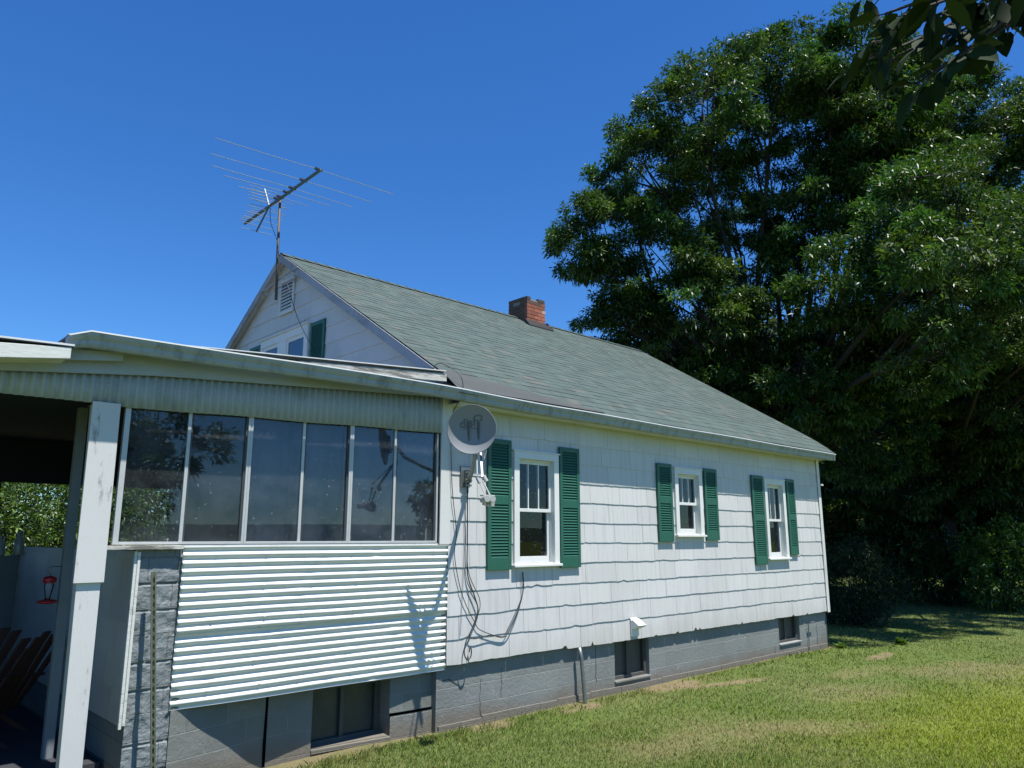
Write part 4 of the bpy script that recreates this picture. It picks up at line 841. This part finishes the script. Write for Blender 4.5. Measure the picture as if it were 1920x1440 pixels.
def sw(pts, wd):
    for i in range(len(pts) - 1):
        (a0_, a1_), (b0_, b1_) = pts[i], pts[i + 1]; L = math.hypot(b0_ - a0_, b1_ - a1_); nx_, ny_ = -(b1_ - a1_) / L * wd, (b0_ - a0_) / L * wd
        lg.add([on_dish(a0_ - nx_, a1_ - ny_), on_dish(b0_ - nx_, b1_ - ny_), on_dish(b0_ + nx_, b1_ + ny_), on_dish(a0_ + nx_, a1_ + ny_)], [(0, 1, 2, 3)])
sw([(.10 + .045 * math.cos(a), .035 + .028 * math.sin(a)) for a in np.linspace(-1.2, 3.3, 16)], .007)
sw([(-.07 + .17 * i / 10, -.060 + .012 * math.sin(i * .5)) for i in range(11)], .004)
lg.build('lettering', 'dishlogo', refl)
# feed arm and LNB
A0 = DC - DU * .235 - DN * .01 + DR * .0; L0 = Vector((4.94, -1.04, 2.306))
A0 = Vector((5.075, -.725, 2.80))
MB().bar(A0 + DR * .015, Vector((4.975, -.89, 2.535)), .018, .024).bar(A0 - DR * .025, Vector((4.90, -.90, 2.56)), .008, .008).build('feed_arm', 'galv', dish)
MB().tube([A0 + Vector((.03, 0, .06)), A0 + Vector((.08, -.02, .03)), A0 + Vector((.05, -.02, -.06)), A0], .006, 6).build('coax_loop', 'greycable', dish, smooth=True)
l = MB()
for i, dx in enumerate((-.075, -.005)): 
    c_ = L0 + Vector((dx, -.01, 0)); l.tube([c_ + Vector((-.01, -.055, .01)), c_ + Vector((0, -.02, .008)), c_ + Vector((.01, .05, 0))], [.034, .034, .028], 16)
l.bar(L0 + Vector((-.03, .05, .0)), L0 + Vector((.075, .02, -.02)), .05, .09); l.bar(L0 + Vector((-.08, .03, .045)), L0 + Vector((.07, .02, .045)), .05, .012)
l.build('feed_horn', 'lnb', dish, smooth=False, bevel=.003)
MB().tube([Vector((4.985, -.89, 2.55)), Vector((5.01, -.91, 2.495))], [.024, .026], 12).tube([Vector((4.895, -.90, 2.53)), Vector((4.915, -.92, 2.475))], .016, 10).tube([Vector((4.915, -.92, 2.48)), L0 + Vector((-.02, .04, .05))], .006, 6).tube([Vector((4.965, -.91, 2.50)), L0 + Vector((.03, .03, .05))], .008, 6).build('feed_bracket', 'lnb', dish)
cable('dish_cable', [(5.475, -.06, 2.55), (5.49, -.05, 2.3), (5.50, -.045, 1.9), (5.51, -.045, 1.55), (5.62, -.045, 1.30), (5.66, -.045, 1.16), (5.58, -.045, .98), (5.50, -.045, .86), (5.47, -.05, .74), (5.50, -.06, .67), (5.55, -.06, .69), (5.565, -.055, .76), (5.55, -.05, .79), (5.54, -.05, .74)], .007, 'cable', 'thick black cable hanging from the satellite dish and ending in a loop')
cable('dish_cable', [(5.485, -.06, 2.55), (5.505, -.04, 2.1), (5.52, -.04, 1.6), (5.69, -.04, 1.28), (5.66, -.04, 1.1), (5.55, -.04, .92), (5.62, -.04, .87), (5.85, -.04, .89), (6.05, -.04, .85), (6.18, -.04, .96), (6.34, -.045, 1.28), (6.345, -.045, 1.555)], .0045, 'cable', 'thinner black cable below the satellite dish rising to the first window sill')
cable('ground_wire', [(5.47, -.05, 2.5), (5.475, -.03, 2.0), (5.46, -.03, 1.5), (5.44, -.03, 1.1), (5.43, -.03, .92)], .003, 'greycable', 'thin grey ground wire beside the black dish cables')

# ------------------------------------------------------------------ small things by the porch
st = MB(); top = Vector((2.19, -.10, 1.68)); bot = Vector((2.285, -.30, -.2))
d_ = (bot - top)
for s_ in (-1, 1): st.bar(top + Vector((.014 * s_, 0, 0)), bot + Vector((.014 * s_, 0, 0)), .012, .006)
st.bar(top + Vector((0, .014, 0)), bot + Vector((0, .014, 0)), .034, .004)
for i in range(30): p = top + d_ * (i + .5) / 30; st.box(p.x - .007, p.x + .007, p.y - .008, p.y + .002, p.z - .006, p.z + .006)
tag(st.build('fence_stake', 'stake'), 'olive studded steel fence stake leaning on the rough block pier', 'stake')
fd = thing('hummingbird_feeder', (1.53, .25, 1.475), 'red hummingbird feeder hanging on a hook inside the porch opening', 'bird feeder')
MB().lathe((1.53, .25, 1.475), [(.02, -.01), (.06, -.006), (.082, .006), (.084, .014), (.06, .022), (.03, .03)], 28).build('base', 'red', fd, smooth=True)
MB().lathe((1.53, .25, 1.505), [(.022, 0), (.024, .03), (.036, .09), (.042, .13), (.03, .15)], 20).build('bottle', 'feederglass', fd, smooth=True)
MB().lathe((1.53, .25, 1.655), [(.03, -.012), (.052, -.01), (.054, .03), (.03, .042), (.012, .048)], 20).build('cap', 'red', fd, smooth=True)
MB().tube([(1.53, .25, 1.70), (1.53, .25, 1.72), (1.515, .25, 1.735), (1.507, .25, 1.75), (1.517, .25, 1.772), (1.545, .25, 1.782), (1.62, .27, 1.78)], .005, 8).build('hook', 'galv', fd, smooth=True)
fd.location = (1.665, .80, 1.42); fd.scale = (.95,) * 3
def adirondack(loc, rz_, mat, label, mat2=None):
    t_ = thing('porch_chair', loc, label, 'chair', 'wooden chairs on the porch'); rot = Matrix.Rotation(rz_, 3, 'Z'); L = Vector(loc)
    def tf_(p): return tuple(L + rot @ Vector(p))
    def put(mb, name, m_): mb.v = [tf_(p) for p in mb.v]; return mb.build(name, m_, t_, bevel=.004)
    mb = MB()       # local: +y forward, back leans to -y
    for i in range(5):
        x = (i - 2) * .105; hh = 1.0 - .035 * abs(i - 2) ** 1.7
        mb.hexa([(x - .047, -.16, .30), (x + .047, -.16, .30), (x + .047, -.14, .29), (x - .047, -.14, .29), (x * 1.15 - .05, -.52, hh), (x * 1.15 + .05, -.52, hh), (x * 1.15 + .05, -.50, hh + .005), (x * 1.15 - .05, -.50, hh + .005)])
    put(mb, 'backrest', mat)
    mb = MB()
    for i in range(6): y = -.10 + i * .085; mb.hexa([(-.26, y, .27 + i * .018), (.26, y, .27 + i * .018), (.26, y + .075, .286 + i * .018), (-.26, y + .075, .286 + i * .018), (-.26, y, .29 + i * .018), (.26, y, .29 + i * .018), (.26, y + .075, .306 + i * .018), (-.26, y + .075, .306 + i * .018)])
    put(mb, 'seat', mat)
    for s_ in (-1, 1):
        put(MB().box(s_ * .34 - .06, s_ * .34 + .06, -.30, .45, .56, .582), 'armrest', mat2 or mat)
        put(MB().box(s_ * .31 - .045, s_ * .31 + .045, .33, .36, 0, .56), 'leg', mat2 or mat)
        put(MB().hexa([(s_ * .28 - .012, -.45, 0), (s_ * .28 + .012, -.45, 0), (s_ * .28 + .012, -.36, 0), (s_ * .28 - .012, -.36, 0), (s_ * .28 - .012, .30, .38), (s_ * .28 + .012, .30, .38), (s_ * .28 + .012, .40, .38), (s_ * .28 - .012, .40, .38)]), 'leg', mat2 or mat)
    return t_
adirondack((1.12, 1.40, .22), R(38), 'darkwood', 'dark wooden porch chair nearer the porch opening, its back leaning away from the yard', 'darkwood')
adirondack((1.52, 2.0, .10), R(46), 'brownwood', 'reddish brown wooden porch chair behind the dark one')
for (x, y, h, r_, lab) in ((1.86, 4.15, .20, .06, 'pale glass jar on the porch back wall beside the post'), (2.05, 4.15, .26, .05, 'taller glass bottle on the porch back wall')):
    j = thing('jar', (x, y, 1.745), lab, 'jar'); MB().lathe((x, y, 1.7455), [(r_ * .9, 0), (r_, .02), (r_, h * .7), (r_ * .55, h * .85), (r_ * .55, h)], 18).build('body', 'jar', j, smooth=True); MB().lathe((x, y, 1.7455 + h), [(r_ * .6, 0), (r_ * .6, .02), (r_ * .5, .024)], 18).build('lid', 'galv', j)

# ------------------------------------------------------------------ trees
def rosettes(P, D, nl, L, Wd, seed, droop=.35, col=(.05, .10, .022), var=.35, tone=None):
    """leaf rosettes at points P with outward directions D; each leaf one folded quad pair"""
    r = np.random.default_rng(seed); n = len(P)
    P = np.repeat(P, nl, 0); D = np.repeat(D, nl, 0); m_ = len(P)
    rnd = r.normal(0, 1, (m_, 3)); rnd /= np.linalg.norm(rnd, axis=1)[:, None]
    d = D * .55 + rnd; d /= np.linalg.norm(d, axis=1)[:, None]; d[:, 2] -= droop * r.uniform(0, 1, m_); d /= np.linalg.norm(d, axis=1)[:, None]
    upv = np.tile([0, 0, 1.0], (m_, 1)) + r.normal(0, .45, (m_, 3))
    s = np.cross(d, upv); s /= np.linalg.norm(s, axis=1)[:, None] + 1e-9; nn = np.cross(s, d)
    l = L * r.uniform(.45, 1.35, m_)[:, None]; w_ = Wd * r.uniform(.7, 1.2, m_)[:, None]
    b0 = P + rnd * L * .25
    mid = b0 + d * l * .5 - nn * w_ * .25; tip = b0 + d * l - np.array([0, 0, 1]) * l * .18
    V = np.empty((m_, 4, 3)); V[:, 0] = b0; V[:, 1] = b0 + d * l * .45 + s * w_ * .5 + nn * w_ * .12; V[:, 2] = tip; V[:, 3] = b0 + d * l * .45 - s * w_ * .5 + nn * w_ * .12
    cl = np.array(col)[None] * (1 + var * r.uniform(-1, 1, (m_, 1)))
    if tone is not None: cl = cl * np.repeat(tone, nl, 0)
    g_ = np.repeat(r.uniform(0, 1, (n, 1)), nl, 0); cl = cl * (.8 + .4 * g_) + np.array([.065, .075, .010]) * (g_ > .78) * r.uniform(.3, 1, (m_, 1))
    F = np.arange(m_ * 4).reshape(m_, 4)
    return V.reshape(-1, 3), F, np.repeat(cl, 4, 0)
def curve_pts(a, b, sag, n_, r):
    a = Vector(a); b = Vector(b); m1 = a.lerp(b, .35) + Vector((r.uniform(-1, 1), r.uniform(-1, 1), r.uniform(0, 1))) * sag; m2 = a.lerp(b, .7) + Vector((r.uniform(-1, 1), r.uniform(-1, 1), r.uniform(-.2, .8))) * sag * .7
    out = []
    for i in range(n_ + 1):
        t_ = i / n_; out.append(((1 - t_) ** 3) * a + 3 * (1 - t_) ** 2 * t_ * m1 + 3 * (1 - t_) * t_ * t_ * m2 + t_ ** 3 * b)
    return out
def tree(name, base, blobs, label, cat, seed, trunk_r=.3, fork=3.0, clump_d=1.0, ros=55, nl=7, leaf=.15, lw=.045, col=(.05, .10, .022), group=None, shell=.45, cr=.42, mat='leaf', sub=6, lean=(0, 0)):
    r = random.Random(seed); q = np.random.default_rng(seed); root = thing(name, base, label, cat, group); b = Vector(base)
    wood = MB(); top = b + Vector((lean[0], lean[1], fork))
    pts = curve_pts(b - Vector((0, 0, .3)), top, .15, 8, r); rad = [trunk_r * (1.35 if i == 0 else 1.12 if i == 1 else 1) * (1 - .25 * i / 8) for i in range(9)]; wood.tube(pts, rad, 12)
    P = []; D = []; TN = []; ctr = Vector(np.mean([x[0] for x in blobs], axis=0))
    for (c, rr, dens) in blobs:
        c = Vector(c); limb = curve_pts(top - Vector((0, 0, r.uniform(0, .5))), c, (c - top).length * .12, 10, r); wood.tube(limb, [trunk_r * .30 * (1 - .80 * i / 10) for i in range(11)], 8)
        subs = list(limb[5:])
        for k in range(sub):
            th = r.uniform(0, 6.28); ph = r.uniform(-.5, 1.2); e = c + Vector((math.cos(th) * math.cos(ph), math.sin(th) * math.cos(ph), math.sin(ph))) * rr * .62
            s0 = limb[r.randint(5, 9)]; sp_ = curve_pts(s0, e, rr * .12, 6, r); wood.tube(sp_, [trunk_r * .07 * (1 - .75 * i / 6) + .008 for i in range(7)], 6); subs += sp_[2:]
        nc = max(4, int(dens * clump_d * 9 * rr ** 2))
        for k in range(nc):
            v_ = q.normal(0, 1, 3); v_ /= np.linalg.norm(v_); rad_ = rr * (1 - shell * q.uniform(0, 1) ** 1.5); p = np.array(c) + v_ * rad_ * np.array([1, 1, .85])
            pv = Vector(p); s0 = min(subs, key=lambda s_: (s_ - pv).length_squared)
            wood.tube(curve_pts(s0, pv, .12, 4, r), [.018, .014, .011, .008, .005], 4, cap=False)
            od = (pv - ctr).normalized() * .5 + Vector(v_) * .5 + Vector((0, 0, .45)); od = np.array(od.normalized())
            k_ = int(ros * q.uniform(.6, 1.3)); off = q.normal(0, 1, (k_, 3)); off /= np.linalg.norm(off, axis=1)[:, None]; off *= (q.uniform(0, 1, (k_, 1)) ** .45) * cr * q.uniform(.75, 1.35) * np.array([1, 1, .48])
            tn = q.uniform(.65, 1.3); TN.append(np.tile(np.array([[tn * q.uniform(.75, 1.18), tn, tn * q.uniform(.7, 1.2)]]), (k_, 1)))
            P.append(p + off); D.append(od[None] * .6 + off / cr * .7)
    P = np.concatenate(P); D = np.concatenate(D); D /= np.linalg.norm(D, axis=1)[:, None] + 1e-9
    V, F, cc = rosettes(P, D, nl, leaf, lw, seed, col=col, tone=np.concatenate(TN))
    wood.build('trunk', 'bark', root, smooth=True); fast_mesh('crown', V, F, mat, root, cc)
    return root
def B(px, py, dep, rpx, dens=1.0): return (at(px, py, dep), rpx * 1.1 / FPX * dep, dens)
big = [B(1640, 160, 21.5, 100), B(1700, 270, 21, 105, .8), B(1655, 330, 22, 90, .6), B(1150, 600, 20.5, 52, .8), B(1215, 655, 21, 58, .8), B(1100, 480, 20.5, 60, .8), B(1250, 700, 21.5, 60), B(1330, 740, 20.5, 70), B(1620, 820, 22, 95, .9), B(1700, 640, 20, 90, .8), B(1480, 430, 21, 85, .55), B(1540, 400, 20.5, 80, .6), B(1395, 480, 21.5, 90, .55), B(1540, 290, 22, 80, .6), B(1140, 450, 21, 95), B(1215, 320, 21.5, 100), B(1320, 215, 21, 110), B(1440, 150, 22, 110), B(1560, 140, 21, 105), B(1235, 500, 20.5, 95, .8), B(1185, 590, 20.5, 62, .8), B(1335, 390, 23, 110, .45), B(1470, 330, 22, 110, .45), B(1610, 280, 21, 110, .8),
       (np.array([16.1, -2.1, 7.4]), 1.1, .85), (np.array([17.8, -2.5, 7.6]), 1.25, .75), (np.array([17.2, -1.3, 9.2]), 1.2, .6), (np.array([18.8, -.6, 6.3]), 1.3, .9), (np.array([16.9, -1.4, 6.0]), .9, .8),
       B(1310, 590, 20, 95, .9), B(1430, 600, 21, 100, .9), B(1600, 540, 18, 95, 1.3), B(1380, 700, 21.5, 85), B(1520, 740, 20, 110), B(1660, 420, 20, 100, .9), B(1640, 680, 20, 110, 1.1), B(1250, 640, 22, 60, .9)]
tree('ash_tree', (20.0, 3.4, -.05), big, 'huge spreading broadleaf tree standing just behind the far end of the house', 'tree', 3, trunk_r=.36, fork=4.6, clump_d=1.9, ros=54, cr=.44, col=(.037, .084, .022))
sec = [B(1790, 880, 24, 105, .9), B(1890, 930, 24, 95, .9), B(1710, 880, 23.5, 100, .8), B(1830, 780, 24, 100), B(1960, 860, 24, 100), (np.array([19.6, -2.8, 7.6]), 1.35, .75), (np.array([21.5, -3.3, 7.3]), 1.5, .7), (np.array([20.0, -1.5, 10.0]), 1.5, .6), (np.array([23.5, -3.8, 7.2]), 1.7, .7), B(1720, 190, 25, 80, .9), B(1790, 220, 24, 90), B(1880, 260, 23, 90), B(1910, 200, 24, 60), B(1780, 360, 22, 100), B(1880, 430, 22, 110), B(1760, 500, 20.5, 90, 1.2), B(1860, 590, 21, 105, 1.1), B(1960, 330, 23, 110), B(1980, 560, 22, 120), B(1770, 690, 22, 110), B(1900, 760, 22, 110), B(2040, 450, 24, 130, .8), B(2060, 720, 23, 130, .8)]
tree('walnut_tree', tuple(at(1790, 1130, 23.5) * [1, 1, 0] + [0, 0, -.05]), sec, 'tall broadleaf tree at the right edge behind the lawn, merging with the huge tree', 'tree', 4, trunk_r=.28, fork=4.0, clump_d=1.55, ros=52, cr=.44, col=(.035, .078, .021))
bgt = [([B(1560, 860, 27, 110), B(1480, 780, 28, 110), B(1600, 960, 26, 100), B(1500, 940, 28, 110), B(1400, 700, 30, 110)], (1540, 27.5), 'dark shaded tree directly behind the roof end under the huge tree'),
       ([B(1700, 880, 27, 120), B(1680, 1000, 26, 100), B(1760, 980, 27, 110), B(1640, 780, 29, 120), B(1780, 800, 29, 120)], (1700, 27.5), 'dark shaded tree in the middle of the wood edge behind the lawn'),
       ([B(1860, 900, 27, 120), B(1920, 1000, 26, 100), B(1830, 1020, 27, 90), B(1960, 850, 27, 130), B(2060, 950, 27, 130)], (1890, 27.5), 'dark shaded tree at the right edge of the wood')]
for i, (px, dp) in enumerate(((1380, 40), (1560, 44), (1760, 42), (1960, 40))):
    bp = at(px, 1060, dp); tree('far_tree', (bp[0], bp[1], -.05), [B(px + a, y, dp + d, 120) for a, y, d in ((-70, 800, 1), (60, 760, -1), (0, 700, 0), (-60, 930, 0), (70, 920, -1), (0, 1000, 0), (-110, 1010, 1), (120, 1010, 0))],
         ('far dark tree glimpsed left of the huge trunk above the roof', 'far dark tree glimpsed through the huge tree', 'far dark tree glimpsed between the wood edge trunks', 'far dark tree glimpsed at the right edge')[i], 'tree', 80 + i, trunk_r=.25, fork=2.5, clump_d=.34, ros=30, leaf=.36, lw=.15, cr=.8, col=(.03, .06, .018), group='far trees behind the wood', sub=3)
for i, (bl, (px, dp), lab) in enumerate(bgt):
    bp = at(px, 1120, dp); tree('understory_tree', (bp[0], bp[1], -.05), bl, lab, 'tree', 20 + i, trunk_r=.16, fork=2.2, clump_d=.75, ros=48, leaf=.19, lw=.07, col=(.035, .07, .02), group='trees of the wood behind the lawn', sub=4)
def bush(name, px, dep, r_, h, label, seed, col=(.045, .09, .02), leaf=.12, lw=.045, n_=420, nl=7, mat='leaf', loc=None, group=None):
    p = at(px, 1130, dep) if loc is None else np.array(loc, float); q = np.random.default_rng(seed); base = (float(p[0]), float(p[1]), -.04)
    root = thing(name, base, label, 'bush', group); v_ = q.normal(0, 1, (n_, 3)); v_ /= np.linalg.norm(v_, axis=1)[:, None]; rad_ = 1 - .5 * q.uniform(0, 1, (n_, 1)) ** 1.6
    lump = 1 + .22 * np.sin(v_[:, :1] * 5 + seed) * np.cos(v_[:, 1:2] * 6); v2 = v_ * rad_ * lump * np.array([r_, r_, h * .55]); P = v2 + np.array([base[0], base[1], h * .5]); P = P[P[:, 2] > 0]; v_ = (P - np.array([base[0], base[1], h * .35])); v_ /= np.linalg.norm(v_, axis=1)[:, None]
    V, F, cc = rosettes(P, v_ + [0, 0, .3], nl, leaf, lw, seed, col=col); fast_mesh('foliage', V, F, mat, root, cc)
    wd = MB(); rr = random.Random(seed)
    for i in range(14): k = rr.randrange(len(P)); wd.tube(curve_pts(base, P[k], .1, 4, rr), [.03, .022, .016, .01, .006], 5)
    wd.build('stem', 'bark', root); return root
bush('juniper_bush', 1600, 17.6, 1.05, 1.75, 'rounded dark evergreen bush just past the far house corner', 31, (.02, .04, .018), .09, .02, 2600, 9, 'conifer')
bush('shrub', 1895, 20.5, 1.2, 2.3, 'leafy shrub at the right edge of the photograph under the trees', 32, (.06, .12, .02), .13, .05, 900, group='shrubs at the wood edge')
bush('shrub', 1780, 22.5, 1.3, 2.0, 'low dark shrub in the shade between the wood edge trunks', 33, (.035, .07, .02), .13, .05, 900, group='shrubs at the wood edge')
bush('shrub', 1690, 24, 1.6, 2.5, 'broad dark shrub behind the evergreen bush', 34, (.03, .06, .018), .13, .05, 1000, group='shrubs at the wood edge')
bush('shrub', 1990, 21.5, 1.5, 2.6, 'dark shrub just past the right edge under the trees', 35, (.04, .08, .02), .13, .05, 900, group='shrubs at the wood edge')
for i, (x, y, lab) in enumerate(((3.1, 8.4, 'green hedge bush seen through the open back of the porch'), (5.4, 9.6, 'green bush seen through the first dark porch window'), (1.2, 9.0, 'green bush at the far left seen past the back post of the porch'))):
    bush('hedge_bush', 0, 0, 2.0, 3.9, lab, 41 + i, (.05, .10, .02), .09, .035, 4200, 7, loc=(x, y, 0), group='bushes behind the porch')
bush('hedge_bush', 0, 0, 3.4, 5.2, 'tall dense hedge bush farthest back behind the porch', 48, (.04, .08, .018), .13, .055, 6500, 8, loc=(4.2, 14.0, 0), group='bushes behind the porch')
bush('hedge_bush', 0, 0, 2.6, 4.6, 'tall dark hedge bush behind the left back post of the porch', 49, (.04, .08, .018), .13, .055, 4500, 8, loc=(0.2, 12.5, 0), group='bushes behind the porch')
# trees on the photographer's side of the yard: seen mirrored in the porch glass
for i, (x, y, h) in enumerate(((8.4, -20, 7.5), (10.6, -30, 8.0), (23.5, -23, 6.2))):
    c = np.array([x, y, h * .6]); bl = [(c + np.array(o_) * h * .16, h * .22, .7) for o_ in ((0, 0, 1), (1, .3, 0), (-1, .2, .2), (.2, -1, -.2), (0, .9, -.6))]
    tree('yard_tree', (x, y, -.05), bl, ('yard tree mirrored in the porch pane nearest the post', 'farther yard tree mirrored faintly in the second porch pane', 'yard tree mirrored in the porch pane beside the house wall')[i], 'tree', 60 + i, trunk_r=.16, fork=h * .3, clump_d=.6, ros=22, nl=6, leaf=.26, lw=.10, col=(.06, .11, .02), group='trees on the near side of the yard', sub=3)

# ------------------------------------------------------------------ overhanging branch close to the camera
br = thing('overhanging_branch', tuple(at(2050, -120, 1.55)), 'dark leafy branch hanging into the top right corner close to the camera', 'branch')
r = random.Random(99); wood = MB(); LV = []; LF = []; LC = []
S0 = Vector(at(2250, -160, 1.65))
tw = []
for (px, py, dp, k) in ((1640, 60, 1.30, 8), (1600, 150, 1.42, 8), (1700, 190, 1.36, 9), (1790, 130, 1.25, 8), (1740, 20, 1.2, 9), (1850, 20, 1.22, 6), (1890, 0, 1.15, 3), (1660, -60, 1.3, 9), (1780, -60, 1.35, 9), (1740, 110, 1.45, 10), (1820, 60, 1.4, 8), (1900, -80, 1.3, 9), (1700, -130, 1.4, 10), (1850, -160, 1.45, 10), (1620, 110, 1.35, 10), (1680, 60, 1.25, 10), (1730, 170, 1.3, 9), (1600, 20, 1.5, 6), (1660, 140, 1.5, 9), (1800, 0, 1.35, 9)):
    e = Vector(at(px + 20, py - 34, dp)); c_ = curve_pts(S0, e, .05, 12, r); wood.tube(c_, [.006 * (1 - .8 * i / 12) + .001 for i in range(13)], 6); tw.append((c_, k))
def leaf_big(base, d, up, L, wd, fold, curl):
    d = d.normalized(); s = d.cross(up).normalized(); nrm = s.cross(d); n_ = 8; o = len(LV); g_ = r.uniform(.75, 1.25)
    for i in range(n_ + 1):
        t_ = i / n_; w_ = wd * .5 * (math.sin(math.pi * t_ ** .80) ** .85 if 0 < t_ < 1 else 0) * (1 + (.05 if i % 2 else -.03)); c_ = base + d * L * t_ - nrm * curl * L * t_ * t_
        for q_ in (-1, 0, 1): LV.append(tuple(c_ + s * w_ * q_ + nrm * fold * w_ * abs(q_))); LC.append((.016 * g_, .030 * g_, .010 * g_))
    for i in range(n_):
        for q_ in (0, 1): a_ = o + i * 3 + q_; LF.append((a_, a_ + 1, a_ + 4, a_ + 3))
for c_, k in tw:
    for j in range(int(k * 2.2)):
        i = min(12, 5 + int(8 * (j / 2 + .5) / k)); p = c_[i]; d = (c_[min(i + 1, 12)] - c_[i - 1]).normalized() * .5 + Vector((r.uniform(-1, 1), r.uniform(-1, 1), r.uniform(-1.1, .25)))
        pet = p + d.normalized() * .015; wood.tube([p, pet], .0012, 4); leaf_big(pet, d, Vector((r.uniform(-.5, .5), r.uniform(-.5, .5), 1)), r.uniform(.045, .074), r.uniform(.021, .033), r.uniform(.1, .35), r.uniform(.1, .35))
fast_mesh('leaves', LV, LF, 'leaf_near', br, np.array(LC), True)
wood.build('twigs', 'bark', br, smooth=True)
